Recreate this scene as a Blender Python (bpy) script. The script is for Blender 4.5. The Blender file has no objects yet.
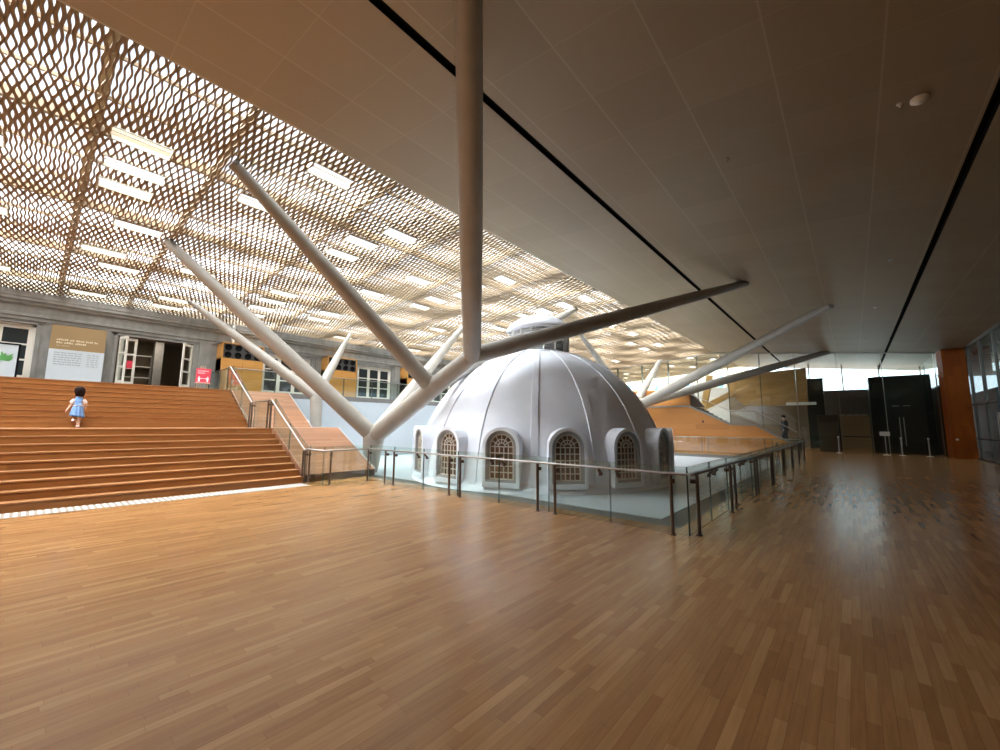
import bpy, bmesh, math, random
import numpy as np
from mathutils import Vector, Matrix
random.seed(7); rng = np.random.default_rng(7)
C = bpy.context.scene.collection
PI = math.pi

# ------------------------------------------------------------------ materials
def mat(name, col, rough=.6, metal=0., spec=.5, noise=0., nscale=6., stretch=(1, 1, 1), bump=0., coat=0., trans=0.):
    m = bpy.data.materials.new(name); m.use_nodes = True
    nt = m.node_tree; N = nt.nodes; L = nt.links
    b = N['Principled BSDF']
    b.inputs['Base Color'].default_value = (*col, 1); b.inputs['Roughness'].default_value = rough
    b.inputs['Metallic'].default_value = metal; b.inputs['Specular IOR Level'].default_value = spec
    b.inputs['Coat Weight'].default_value = coat
    if noise or bump:
        tc = N.new('ShaderNodeNewGeometry'); mp = N.new('ShaderNodeMapping'); mp.inputs['Scale'].default_value = stretch
        tx = N.new('ShaderNodeTexNoise'); tx.inputs['Scale'].default_value = nscale; tx.inputs['Detail'].default_value = 5
        L.new(tc.outputs['Position'], mp.inputs['Vector']); L.new(mp.outputs[0], tx.inputs['Vector'])
        if noise:
            r = N.new('ShaderNodeMapRange'); r.inputs['From Min'].default_value = .25; r.inputs['From Max'].default_value = .75
            r.inputs['To Min'].default_value = 1 - noise; r.inputs['To Max'].default_value = 1 + noise
            v = N.new('ShaderNodeVectorMath'); v.operation = 'SCALE'; v.inputs[0].default_value = col
            L.new(tx.outputs[0], r.inputs['Value']); L.new(r.outputs[0], v.inputs['Scale']); L.new(v.outputs[0], b.inputs['Base Color'])
        if bump:
            bp = N.new('ShaderNodeBump'); bp.inputs['Strength'].default_value = bump; bp.inputs['Distance'].default_value = .02
            L.new(tx.outputs[0], bp.inputs['Height']); L.new(bp.outputs[0], b.inputs['Normal'])
    return m

def plank_mat(name, cols, pw, pl, along='Y', across='X', rough=.35, coat=0., seam=.015, spec=.5, bump=.15):
    """strips of timber running along one world axis, each strip cut into boards of its own tint"""
    m = bpy.data.materials.new(name); m.use_nodes = True
    nt = m.node_tree; N = nt.nodes; L = nt.links; b = N['Principled BSDF']
    def math_(op, a, bb=None, cc=None):
        n = N.new('ShaderNodeMath'); n.operation = op
        for i, x in enumerate((a, bb, cc)):
            if x is None: continue
            if isinstance(x, (int, float)): n.inputs[i].default_value = x
            else: L.new(x, n.inputs[i])
        return n.outputs[0]
    geo = N.new('ShaderNodeNewGeometry'); sp = N.new('ShaderNodeSeparateXYZ'); L.new(geo.outputs['Position'], sp.inputs[0])
    ax = math_('DIVIDE', sp.outputs[across], pw); row = math_('FLOOR', ax)
    wn = N.new('ShaderNodeTexWhiteNoise'); wn.noise_dimensions = '1D'; L.new(row, wn.inputs['W'])
    al = math_('ADD', math_('DIVIDE', sp.outputs[along], pl), math_('MULTIPLY', wn.outputs['Value'], 17.3)); colm = math_('FLOOR', al)
    cb = N.new('ShaderNodeCombineXYZ'); L.new(row, cb.inputs[0]); L.new(colm, cb.inputs[1])
    w2 = N.new('ShaderNodeTexWhiteNoise'); w2.noise_dimensions = '2D'; L.new(cb.outputs[0], w2.inputs['Vector'])
    ramp = N.new('ShaderNodeValToRGB'); e = ramp.color_ramp.elements
    e[0].color = (*cols[0], 1); e[1].color = (*cols[-1], 1)
    for i, c in enumerate(cols[1:-1]):
        k = e.new((i + 1) / (len(cols) - 1)); k.color = (*c, 1)
    L.new(w2.outputs['Value'], ramp.inputs[0])
    # grain
    mp = N.new('ShaderNodeMapping'); s = {'X': 40, 'Y': 40, 'Z': 40}; s[along] = 2.5
    mp.inputs['Scale'].default_value = (s['X'], s['Y'], s['Z']); L.new(geo.outputs['Position'], mp.inputs[0])
    nz = N.new('ShaderNodeTexNoise'); nz.inputs['Scale'].default_value = 1.; nz.inputs['Detail'].default_value = 3; L.new(mp.outputs[0], nz.inputs['Vector'])
    g = math_('MULTIPLY_ADD', nz.outputs[0], .5, .75)
    fx = math_('FRACT', ax); fy = math_('FRACT', al)
    jx = math_('GREATER_THAN', math_('ABSOLUTE', math_('SUBTRACT', fx, .5)), .5 - seam)
    jy = math_('GREATER_THAN', math_('ABSOLUTE', math_('SUBTRACT', fy, .5)), .5 - seam * pw / pl)
    j = math_('SUBTRACT', 1., math_('MULTIPLY', math_('MAXIMUM', jx, jy), .45))
    v = N.new('ShaderNodeVectorMath'); v.operation = 'SCALE'; L.new(ramp.outputs[0], v.inputs[0]); L.new(math_('MULTIPLY', g, j), v.inputs['Scale'])
    L.new(v.outputs[0], b.inputs['Base Color'])
    b.inputs['Roughness'].default_value = rough
    b.inputs['Coat Weight'].default_value = coat; b.inputs['Coat Roughness'].default_value = .16; b.inputs['Specular IOR Level'].default_value = spec
    if bump:
        big = N.new('ShaderNodeTexNoise'); big.inputs['Scale'].default_value = 5.; L.new(geo.outputs['Position'], big.inputs['Vector'])
        bp = N.new('ShaderNodeBump'); bp.inputs['Strength'].default_value = bump; bp.inputs['Distance'].default_value = .01
        L.new(big.outputs[0], bp.inputs['Height']); L.new(bp.outputs[0], b.inputs['Normal'])
    return m

def grid_mat(name, col, joint, sx, sy, ox, oy, wd=.012, rough=.45, spec=.4, metal=0.):
    """ceiling boards with narrow paler joints on a world grid"""
    m = bpy.data.materials.new(name); m.use_nodes = True
    nt = m.node_tree; N = nt.nodes; L = nt.links; b = N['Principled BSDF']
    def math_(op, a, bb=None):
        n = N.new('ShaderNodeMath'); n.operation = op
        for i, x in enumerate((a, bb)):
            if x is None: continue
            if isinstance(x, (int, float)): n.inputs[i].default_value = x
            else: L.new(x, n.inputs[i])
        return n.outputs[0]
    geo = N.new('ShaderNodeNewGeometry'); sp = N.new('ShaderNodeSeparateXYZ'); L.new(geo.outputs['Position'], sp.inputs[0])
    u = math_('DIVIDE', math_('SUBTRACT', sp.outputs['X'], ox), sx); w = math_('DIVIDE', math_('SUBTRACT', sp.outputs['Y'], oy), sy)
    du = math_('MULTIPLY', math_('ABSOLUTE', math_('SUBTRACT', u, math_('ROUND', u))), sx)
    dw = math_('MULTIPLY', math_('ABSOLUTE', math_('SUBTRACT', w, math_('ROUND', w))), sy)
    ju = math_('LESS_THAN', du, wd); jw = math_('LESS_THAN', dw, wd * .6)
    cb = N.new('ShaderNodeCombineXYZ'); L.new(math_('FLOOR', u), cb.inputs[0]); L.new(math_('FLOOR', w), cb.inputs[1])
    wn = N.new('ShaderNodeTexWhiteNoise'); wn.noise_dimensions = '2D'; L.new(cb.outputs[0], wn.inputs['Vector'])
    v = N.new('ShaderNodeVectorMath'); v.operation = 'SCALE'; v.inputs[0].default_value = col
    L.new(math_('ADD', math_('MULTIPLY', wn.outputs['Value'], .10), .95), v.inputs['Scale'])
    mx = N.new('ShaderNodeMix'); mx.data_type = 'RGBA'; L.new(math_('MULTIPLY', math_('MAXIMUM', ju, math_('MULTIPLY', jw, .6)), .7), mx.inputs['Factor'])
    L.new(v.outputs[0], mx.inputs['A']); mx.inputs['B'].default_value = (*joint, 1); L.new(mx.outputs['Result'], b.inputs['Base Color'])
    b.inputs['Roughness'].default_value = rough; b.inputs['Specular IOR Level'].default_value = spec; b.inputs['Metallic'].default_value = metal
    return m

def glass_mat(name, tint, refl=1.0, rough=.0):
    m = bpy.data.materials.new(name); m.use_nodes = True
    nt = m.node_tree; N = nt.nodes; L = nt.links; N.remove(N['Principled BSDF'])
    t = N.new('ShaderNodeBsdfTransparent'); t.inputs[0].default_value = (*tint, 1)
    g = N.new('ShaderNodeBsdfGlossy'); g.inputs['Roughness'].default_value = rough; g.inputs[0].default_value = (.95, .98, 1, 1)
    lw = N.new('ShaderNodeLayerWeight'); lw.inputs[0].default_value = .5
    pw = N.new('ShaderNodeMath'); pw.operation = 'POWER'; pw.inputs[1].default_value = 5.; L.new(lw.outputs['Facing'], pw.inputs[0])
    k = N.new('ShaderNodeMath'); k.operation = 'MULTIPLY_ADD'; k.inputs[1].default_value = .90 * refl; k.inputs[2].default_value = .05 * refl; L.new(pw.outputs[0], k.inputs[0])
    x = N.new('ShaderNodeMixShader'); L.new(k.outputs[0], x.inputs[0]); L.new(t.outputs[0], x.inputs[1]); L.new(g.outputs[0], x.inputs[2])
    L.new(x.outputs[0], N['Material Output'].inputs['Surface'])
    return m

def emit_mat(name, col, s):
    m = bpy.data.materials.new(name); m.use_nodes = True
    b = m.node_tree.nodes['Principled BSDF']; b.inputs['Base Color'].default_value = (*col, 1)
    b.inputs['Emission Color'].default_value = (*col, 1); b.inputs['Emission Strength'].default_value = s
    return m

M = {}
M['floor'] = plank_mat('strip_oak_floor', [(.30, .142, .049), (.37, .185, .068), (.33, .158, .056), (.45, .238, .095), (.35, .171, .061), (.40, .205, .078)], .065, .62, rough=.23, coat=.0, spec=.5, bump=0)
M['stair'] = plank_mat('stair_timber', [(.295, .12, .03), (.34, .142, .038), (.27, .104, .025), (.36, .153, .042)], .165, 2.4, along='Y', across='Z', rough=.42, seam=.004, bump=0)
M['tread'] = plank_mat('tread_timber', [(.34, .15, .052), (.40, .18, .065), (.31, .13, .045)], .155, 2.4, along='Y', across='X', rough=.38, seam=.01, bump=0)
M['bank'] = plank_mat('bank_timber', [(.25, .112, .052), (.30, .14, .066), (.23, .10, .044), (.33, .162, .082)], .11, 1.6, along='Y', across='X', rough=.4, seam=.02, bump=0)
M['orange_wood'] = plank_mat('orange_panel_wood', [(.42, .17, .035), (.47, .20, .045), (.38, .15, .03)], .35, 1.9, along='X', across='Z', rough=.4, seam=.006, bump=0)
M['box_wood'] = plank_mat('amber_box_wood', [(.50, .235, .05), (.56, .27, .065), (.46, .21, .045)], .28, 2.0, along='Y', across='Z', rough=.45, seam=.01, bump=0)
M['column_wood'] = plank_mat('column_wood', [(.25, .055, .004), (.28, .064, .005), (.225, .048, .004)], .27, 3.2, along='Z', across='X', rough=.6, spec=.15, seam=.008, bump=0)
M['gold_wood'] = plank_mat('gold_soffit_wood', [(.36, .205, .062), (.42, .24, .075), (.31, .17, .05)], .30, 2.5, along='X', across='Z', rough=.4, seam=.006, bump=0)
M['ceiling'] = grid_mat('ceiling_boards', (.30, .24, .162), (.40, .335, .245), 1.11, 1.083, -1.58, .9, rough=.48, spec=.35, metal=.3)
M['slat'] = mat('veil_aluminium', (.21, .15, .085), rough=.5, spec=.3)
M['steel_above'] = mat('roof_steel', (.20, .145, .085), rough=.6)
M['cream_box'] = mat('cream_coffer', (.36, .33, .25), rough=.6)
M['tree'] = mat('taupe_painted_steel', (.32, .295, .255), rough=.45, noise=.08, nscale=3)
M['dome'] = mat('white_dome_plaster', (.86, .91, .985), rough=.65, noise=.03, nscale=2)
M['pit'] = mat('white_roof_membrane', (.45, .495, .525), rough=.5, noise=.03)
M['grey_gutter'] = mat('grey_gutter_concrete', (.085, .09, .08), rough=.7, noise=.12)
M['granite'] = mat('grey_shanghai_plaster', (.245, .235, .21), rough=.85, noise=.22, nscale=4, stretch=(1, 1, .5), bump=.3)
M['grey_frame'] = mat('grey_window_moulding', (.36, .36, .365), rough=.6)
M['cream_paint'] = mat('cream_window_paint', (.72, .67, .58), rough=.5)
M['dome_pane'] = mat('dark_dome_glass', (.21, .125, .085), rough=.12, noise=.5, nscale=3)
M['dark_pane'] = mat('dark_window_glass', (.03, .035, .035), rough=.06)
M['bronze'] = mat('bronze_post', (.16, .12, .095), rough=.32, metal=.8)
M['steel'] = mat('brushed_steel', (.34, .32, .295), rough=.36, metal=1.)
M['glass'] = glass_mat('green_edge_glass', (.90, .955, .93), 1.0)
M['clear'] = glass_mat('clear_screen_glass', (.93, .96, .94), .9)
M['clear_dim'] = glass_mat('grey_facade_glass', (.55, .60, .60), .6)
M['glass_edge'] = mat('glass_polished_edge', (.06, .11, .10), rough=.15)
M['black'] = mat('matte_black', (.006, .006, .006), rough=.9, spec=.1)
M['dark'] = mat('dark_green_black_panel', (.010, .014, .013), rough=.3, spec=.25)
M['dark_brown'] = mat('dark_brown_cabinet', (.045, .032, .02), rough=.4)
M['plinth'] = mat('dark_timber_plinth', (.07, .035, .016), rough=.5)
M['concrete'] = mat('grey_board_concrete', (.16, .15, .14), rough=.8, noise=.15)
M['brown_wall'] = mat('brown_plaster', (.17, .13, .085), rough=.7, noise=.12)
M['beige_door'] = mat('beige_timber_door', (.36, .255, .14), rough=.5, noise=.1, stretch=(6, 1, .4))
M['white'] = mat('white_paint', (.78, .80, .81), rough=.5)
M['white_dim'] = mat('off_white_plastic', (.55, .54, .50), rough=.5)
M['sign_brown'] = mat('tan_sign_board', (.31, .205, .092), rough=.55)
M['sign_white'] = mat('pale_sign_board', (.55, .59, .61), rough=.5)
M['sign_grey'] = mat('grey_print', (.27, .29, .31), rough=.6)
M['sign_cream'] = mat('cream_print', (.70, .58, .40), rough=.6)
M['red'] = mat('red_sign_vinyl', (.68, .045, .075), rough=.45)
M['red_pale'] = mat('pale_red_print', (.85, .42, .45), rough=.5)
M['easel_wood'] = mat('pale_easel_wood', (.55, .42, .28), rough=.6)
M['tactile'] = mat('tactile_base', (.24, .19, .145), rough=.6)
M['skin'] = mat('skin', (.62, .40, .29), rough=.5)
M['hair'] = mat('dark_hair', (.016, .008, .007), rough=.8, spec=.1)
M['denim'] = mat('blue_dress_cloth', (.16, .31, .60), rough=.8, noise=.25, nscale=30)
M['denim_dark'] = mat('navy_hem_cloth', (.05, .09, .18), rough=.8)
M['sleeve'] = mat('white_sleeve_cloth', (.75, .74, .74), rough=.8)
M['shoe'] = mat('white_shoe', (.88, .82, .82), rough=.6)
M['shoe_sole'] = mat('pink_sole', (.35, .12, .14), rough=.6)
M['grey_cloth'] = mat('charcoal_cloth', (.04, .045, .05), rough=.8)
M['rib'] = mat('tactile_rib', (.50, .49, .48), rough=.5)
M['vent_grey'] = mat('charcoal_vent_panel', (.045, .042, .04), rough=.7)
M['leaf'] = mat('leaf_green_print', (.10, .32, .08), rough=.6)
M['pale_wall'] = mat('cream_rendered_wall', (.33, .285, .19), rough=.8, noise=.05)
M['blue_glass'] = mat('pale_blue_glass', (.12, .30, .40), rough=.15)
M['pale_building'] = mat('pale_blue_facade', (.62, .74, .82), rough=.7)
M['outside_dark'] = mat('dark_outside_backdrop', (.02, .028, .026), rough=.9, noise=.5, nscale=2)  # near-black backdrop that hides the bright lower sky beyond the facade
M['grey_wall'] = mat('pale_grey_wall', (.44, .42, .38), rough=.8)
M['stone_grey'] = mat('grey_coping', (.20, .19, .17), rough=.6)

# ------------------------------------------------------------------ mesh builder
class MB:
    def __init__(s): s.v = []; s.f = []; s.sm = []
    def add(s, vs, fs, smooth=False):
        o = len(s.v); s.v += [tuple(v) for v in vs]
        for f in fs: s.f.append(tuple(i + o for i in f)); s.sm.append(smooth)
        return s
    def box(s, x0, x1, y0, y1, z0, z1):
        return s.add([(x0, y0, z0), (x1, y0, z0), (x1, y1, z0), (x0, y1, z0), (x0, y0, z1), (x1, y0, z1), (x1, y1, z1), (x0, y1, z1)],
                     [(3, 2, 1, 0), (4, 5, 6, 7), (0, 1, 5, 4), (1, 2, 6, 5), (2, 3, 7, 6), (3, 0, 4, 7)])
    def bar(s, a, b, w, h, up=(0, 0, 1)):
        a = Vector(a); b = Vector(b); d = (b - a).normalized(); u = Vector(up)
        x = d.cross(u)
        if x.length < 1e-4: x = d.cross(Vector((1, 0, 0)))
        x.normalize(); y = x.cross(d).normalized(); x *= w / 2; y *= h / 2
        vs = [a - x - y, a + x - y, a + x + y, a - x + y, b - x - y, b + x - y, b + x + y, b - x + y]
        return s.add(vs, [(0, 1, 2, 3), (7, 6, 5, 4), (4, 5, 1, 0), (5, 6, 2, 1), (6, 7, 3, 2), (7, 4, 0, 3)])
    def tube(s, pts, rs, n=16, cap=True):
        pts = [Vector(p) for p in pts]
        if not hasattr(rs, '__len__'): rs = [rs] * len(pts)
        vs = []; ref = None
        for i, p in enumerate(pts):
            d = (pts[min(i + 1, len(pts) - 1)] - pts[max(i - 1, 0)]).normalized()
            if ref is None: ref = d.orthogonal().normalized()
            x = (ref - d * ref.dot(d)).normalized(); ref = x; y = d.cross(x)
            vs += [p + (x * math.cos(2 * PI * k / n) + y * math.sin(2 * PI * k / n)) * rs[i] for k in range(n)]
        fs = [(i * n + k, i * n + (k + 1) % n, (i + 1) * n + (k + 1) % n, (i + 1) * n + k) for i in range(len(pts) - 1) for k in range(n)]
        s.add(vs, fs, True)
        if cap:
            s.add(vs[:n], [tuple(range(n))[::-1]]); s.add(vs[-n:], [tuple(range(n))])
        return s
    def lathe(s, prof, c=(0, 0, 0), n=48, smooth=True, a0=0., a1=2 * PI):
        full = abs(a1 - a0 - 2 * PI) < 1e-6; m = n if full else n + 1
        vs = [(c[0] + r * math.cos(a0 + (a1 - a0) * k / n), c[1] + r * math.sin(a0 + (a1 - a0) * k / n), c[2] + z) for r, z in prof for k in range(m)]
        fs = [(i * m + k, i * m + (k + 1) % m, (i + 1) * m + (k + 1) % m, (i + 1) * m + k) for i in range(len(prof) - 1) for k in range(n)]
        return s.add(vs, fs, smooth)
    def ball(s, c, r, n=12, sc=(1, 1, 1)):
        prof = [(max(r * math.sin(PI * i / n), 1e-4), -r * math.cos(PI * i / n)) for i in range(n + 1)]
        o = len(s.v); s.lathe(prof, (0, 0, 0), n * 2)
        for i in range(o, len(s.v)):
            v = s.v[i]; s.v[i] = (c[0] + v[0] * sc[0], c[1] + v[1] * sc[1], c[2] + v[2] * sc[2])
        return s
    def prism(s, poly, axis, a, b):
        """poly: 2-D points; extruded along axis between a and b"""
        def P(p, t): return {'X': (t, p[0], p[1]), 'Y': (p[0], t, p[1]), 'Z': (p[0], p[1], t)}[axis]
        n = len(poly); vs = [P(p, a) for p in poly] + [P(p, b) for p in poly]
        fs = [(i, (i + 1) % n, n + (i + 1) % n, n + i) for i in range(n)] + [tuple(range(n))[::-1], tuple(range(n, 2 * n))]
        return s.add(vs, fs)
    def build(s, name, m, parent=None, origin=None, fix=True):
        me = bpy.data.meshes.new(name)
        if parent is not None: org = Vector(parent['_o'])
        elif origin is not None: org = Vector(origin)
        else:
            a = np.array(s.v); lo = a.min(0); hi = a.max(0); org = Vector(((lo[0] + hi[0]) / 2, (lo[1] + hi[1]) / 2, lo[2]))
        me.from_pydata([tuple(Vector(v) - org) for v in s.v], [], s.f)
        me.polygons.foreach_set('use_smooth', s.sm)
        if fix:
            bm = bmesh.new(); bm.from_mesh(me); bmesh.ops.recalc_face_normals(bm, faces=bm.faces); bm.to_mesh(me); bm.free()
        me.materials.append(m); me.update()
        o = bpy.data.objects.new(name, me); C.objects.link(o)
        o['_o'] = tuple(org)
        if parent is not None: o.parent = parent
        else: o.location = org
        return o

def tag(o, label=None, cat=None, group=None, kind=None):
    if label: o['label'] = label
    if cat: o['category'] = cat
    if group: o['group'] = group
    if kind: o['kind'] = kind
    return o
def thing(name, label, cat, loc, group=None):
    o = bpy.data.objects.new(name, None); C.objects.link(o); o.location = loc; o['_o'] = tuple(loc); o.empty_display_size = .2
    return tag(o, label, cat, group)
def struct(name, mb, m, **k):
    o = mb.build(name, m, **k); o['kind'] = 'structure'; return o

# ------------------------------------------------------------------ camera
cam = bpy.data.cameras.new('camera'); co = bpy.data.objects.new('camera', cam); C.objects.link(co)
F = 405.2456; c0 = np.array([500, 375.]); V1 = np.array([853, 427.]); V2 = np.array([28, 421.])
def dr(p):
    v = np.array([p[0] - 500, -(p[1] - 375), -F]); return v / np.linalg.norm(v)
ay = dr(V1); axx = -dr(V2); axx = axx - ay * axx.dot(ay); axx /= np.linalg.norm(axx); az = np.cross(axx, ay)
Rm = Matrix((axx.tolist(), ay.tolist(), az.tolist()))
co.matrix_world = Matrix.Translation((0, 0, 1.62)) @ Rm.to_4x4()
cam.sensor_width = 36; cam.lens = F / 1000 * 36; cam.clip_end = 500; cam.clip_start = .05
sc = bpy.context.scene; sc.camera = co

# ------------------------------------------------------------------ helpers for the sloping roof planes
def zc(x): return 6.11 - .11 * (x - 2.47)            # timber-board ceiling
XE, XW = -7.6, -22.0
def zv(x):                                            # veil, from ceiling edge to old wall
    t = (x - XW) / (XE - XW); return 6.2 + 1.05 * t
YF, XC = 6.58, -1.95                                  # rail lines round the dome well
FE = 6.95                                             # timber floor edge

# ------------------------------------------------------------------ setting
f = MB()
f.box(-12.2, 5.2, -16, FE, -.25, 0); f.box(-2.2, 5.2, FE, 26.3, -.25, 0); f.box(-20, 5.2, 26.3, 47, -.25, 0)
struct('floor', f, M['floor'])
g = MB(); g.box(-19, -2.2, FE, 26.3, -.6, -.03)
struct('floor_gutter', g, M['grey_gutter'])
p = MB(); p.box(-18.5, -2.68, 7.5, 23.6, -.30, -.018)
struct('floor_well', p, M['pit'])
u = MB(); u.box(XW - 4, -18.5, 7.34, 44, 2.68, 2.9); u.box(XW - 4, -18.56, -16, 7.34, 2.60, 2.895)
struct('floor_gallery', u, M['concrete'])
w = MB(); w.box(-18.9, -18.6, -16, 7.35, -.3, 2.60); struct('wall_understair', w, M['concrete'])
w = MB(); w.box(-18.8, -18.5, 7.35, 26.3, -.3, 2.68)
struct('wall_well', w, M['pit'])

# ceiling in three board fields with black slots between
def ceil_strip(mb, x0, x1, y0, y1, th=.25):
    mb.add([(x0, y0, zc(x0)), (x1, y0, zc(x1)), (x1, y1, zc(x1)), (x0, y1, zc(x0)), (x0, y0, zc(x0) + th), (x1, y0, zc(x1) + th), (x1, y1, zc(x1) + th), (x0, y1, zc(x0) + th)],
           [(3, 2, 1, 0), (4, 5, 6, 7), (0, 1, 5, 4), (1, 2, 6, 5), (2, 3, 7, 6), (3, 0, 4, 7)])
k = MB()
S1, S2 = (-4.17, -4.02), (1.79, 1.91)
for a, b in ((XE, S1[0]), (S1[1], S2[0]), (S2[1], 5.2)): ceil_strip(k, a, b, -16, 44)
struct('ceiling', k, M['ceiling'])
for i, (a, b) in enumerate((S1, S2)):
    t = MB()
    for y0, y1 in ((-16, 29.0), (30.8, 38)):
        t.box(a, b, y0, y1, zc(b) + .10, zc(b) + .2)
        t.box(a, a + .012, y0, y1, zc(a) + .001, zc(a) + .2); t.box(b - .012, b, y0, y1, zc(b) + .001, zc(b) + .2)
    for y0, y1 in ((29.0, 30.8), (38, 44)): ceil_strip(t, a, b, y0, y1, .2)
    struct('trim_%d' % (i + 1), t, M['black'])
t = MB(); t.add([(XE - .05, y, z) for y in (-16, 44) for z in (zc(XE) - .0, zc(XE) + .55)] + [(XE, y, z) for y in (-16, 44) for z in (zc(XE) - .0, zc(XE) + .55)],
                [(0, 1, 3, 2), (4, 6, 7, 5), (0, 2, 6, 4), (1, 5, 7, 3), (0, 4, 5, 1), (2, 3, 7, 6)])
struct('trim_3', t, M['cream_box'])
rf = MB(); ceil_strip(rf, XE, 6.5, -16, 44.3, .1)
for i in range(len(rf.v)): rf.v[i] = (rf.v[i][0], rf.v[i][1], rf.v[i][2] + .56)
struct('roof', rf, M['stone_grey'])

# outer walls nobody sees but that shade the hall
b = MB(); b.box(-26, 5.4, -16.2, -16, -.3, 8); struct('wall_near', b, M['concrete'])
b = MB(); b.box(5.2, 5.4, -16, 19, -.3, 6.6); struct('wall_right', b, M['concrete'])

# ------------------------------------------------------------------ old granite wall with door bays
bays = [(-2.55, -.12), (2.05, 4.50), (7.35, 9.75), (12.5, 14.85), (17.6, 19.95), (22.7, 25.1), (27.8, 30.2), (32.9, 35.3)]
ZT = 5.06
wl = MB(); y = -16
for a, b_ in bays + [(44, 44)]:
    wl.box(XW - .5, XW, y, a, 2.9, ZT); y = b_
wl.box(XW - .5, XW, -16, 44, ZT, 6.6)
prof = [(0, ZT + .12), (.06, ZT + .12), (.06, ZT + .24), (.10, ZT + .26), (.10, ZT + .34), (.03, ZT + .36), (.03, ZT + .66), (.12, ZT + .70), (.12, ZT + .78), (.2, ZT + .82), (.2, ZT + .90), (.22, ZT + .94), (.22, ZT + 1.14), (0, ZT + 1.14)]
wl.prism([(XW + a, z) for a, z in prof], 'Y', -16, 44)
for a, b_ in bays:                                     # pilaster strips and thin architraves
    for yy in (a - .62, b_ + .22): wl.box(XW, XW + .05, yy, yy + .40, 2.9, ZT + .12)
    for yy in (a - .12, b_ + .02): wl.box(XW, XW + .03, yy, yy + .10, 2.9, ZT + .06)
    wl.box(XW, XW + .03, a - .12, b_ + .12, ZT, ZT + .08)
struct('wall_left', wl, M['granite'])
inn = MB(); inn.box(XW - 4, XW - 3.9, -16, 44, 2.9, 6); inn.box(XW - 4, XW - .5, -16, 44, 5.4, 5.5)
struct('wall_interior', inn, M['brown_wall'])

def leaf(mb_frame, mb_pane, ori, d, width, z0=2.97, z1=5.0, rows=3, th=.05, fr=.085):
    """one glazed leaf standing on ori, running along the unit vector d"""
    d = Vector(d); n = Vector((-d.y, d.x, 0)); o = Vector((ori[0], ori[1], 0))
    def rect(mb, a0, a1, b0, b1, t):
        vs = [o + d * a + n * s + Vector((0, 0, z)) for a in (a0, a1) for s in (-t / 2, t / 2) for z in (b0, b1)]
        mb.add(vs, [(0, 1, 3, 2), (4, 6, 7, 5), (0, 4, 5, 1), (2, 3, 7, 6), (0, 2, 6, 4), (1, 5, 7, 3)])
    rect(mb_frame, 0, fr, z0, z1, th); rect(mb_frame, width - fr, width, z0, z1, th)
    rect(mb_frame, fr, width - fr, z0, z0 + .26, th); rect(mb_frame, fr, width - fr, z1 - .1, z1, th)
    h = (z1 - .1 - z0 - .26) / rows
    for r in range(1, rows): rect(mb_frame, fr, width - fr, z0 + .26 + r * h - .03, z0 + .26 + r * h + .03, th * .8)
    rect(mb_pane, fr, width - fr, z0 + .26, z1 - .1, .012)

def window_bay(n, a, b_):
    w_ = b_ - a; fr = MB(); pn = MB()
    fr.box(XW - .22, XW - .10, a, a + .09, 2.9, ZT); fr.box(XW - .22, XW - .10, b_ - .09, b_, 2.9, ZT); fr.box(XW - .22, XW - .10, a, b_, ZT - .07, ZT)
    fr.box(XW - .22, XW - .04, a + .09, b_ - .09, 2.9, 2.97)
    lw = (w_ - .18) / 3
    for i in range(3): leaf(fr, pn, (XW - .15, a + .09 + lw * i), (0, 1, 0), lw, z1=ZT - .08)
    o = fr.build('window_%d' % n, M['cream_paint']); o['kind'] = 'structure'
    pn.build('pane', M['dark_pane'], o); return o
for i, (a, b_) in enumerate(bays):
    if i != 1: window_bay(i + (1 if i == 0 else 0), a, b_)

# open doorway: frame plus folded-out leaves
fr = MB(); a, b_ = bays[1]
fr.box(XW - .25, XW - .1, a, a + .07, 2.9, ZT); fr.box(XW - .25, XW - .1, b_ - .07, b_, 2.9, ZT); fr.box(XW - .25, XW - .1, a, b_, ZT - .06, ZT)
d1 = struct('door_1', fr, M['plinth'])
for nm, ori, dv, wd in (('l', (XW + .02, a + .06), (.62, .20), .55), ('m', (XW - .1, a + .10), (.05, 1.), .5), ('r', (XW + .02, b_ - .02), (.42, -.42), .58)):
    q = MB(); pq = MB(); v = Vector((dv[0], dv[1], 0)).normalized()
    leaf(q, pq, ori, v, wd if nm != 'r' else .58)
    lf = q.build('door_leaf', M['cream_paint'], d1); pq.build('pane', M['clear'], lf)
nn = MB(); nn.box(XW + .50, XW + .512, 2.32, 2.5, 3.72, 4.02)
tag(nn.build('notice', M['red']), 'small red notice fixed to the left glazed door leaf', 'notice')
# dim things inside the doorway
bk = MB(); bk.box(XW - 3.4, XW - 3.0, 2.4, 2.9, 2.9, 4.0); bk.box(XW - 3.4, XW - 3.0, 3.0, 3.4, 2.9, 4.4)
o = thing('shelf_unit', 'dim shelving unit inside the open old doorway', 'shelf', (XW - 2.6, 2.9, 2.9))
for yy in (2.45, 3.46):
    q = MB(); q.box(XW - 2.8, XW - 2.4, yy, yy + .04, 2.9, 4.7); q.build('side_panel', M['concrete'], o)
for zz in (3.1, 3.6, 4.1, 4.6):
    q = MB(); q.box(XW - 2.8, XW - 2.4, 2.49, 3.46, zz, zz + .04); q.build('shelf', M['grey_wall'], o)
q = MB(); q.box(XW - 2.0, XW - 1.6, 3.45, 3.75, 2.9, 5.4); struct('pillar', q, M['concrete'])

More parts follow.
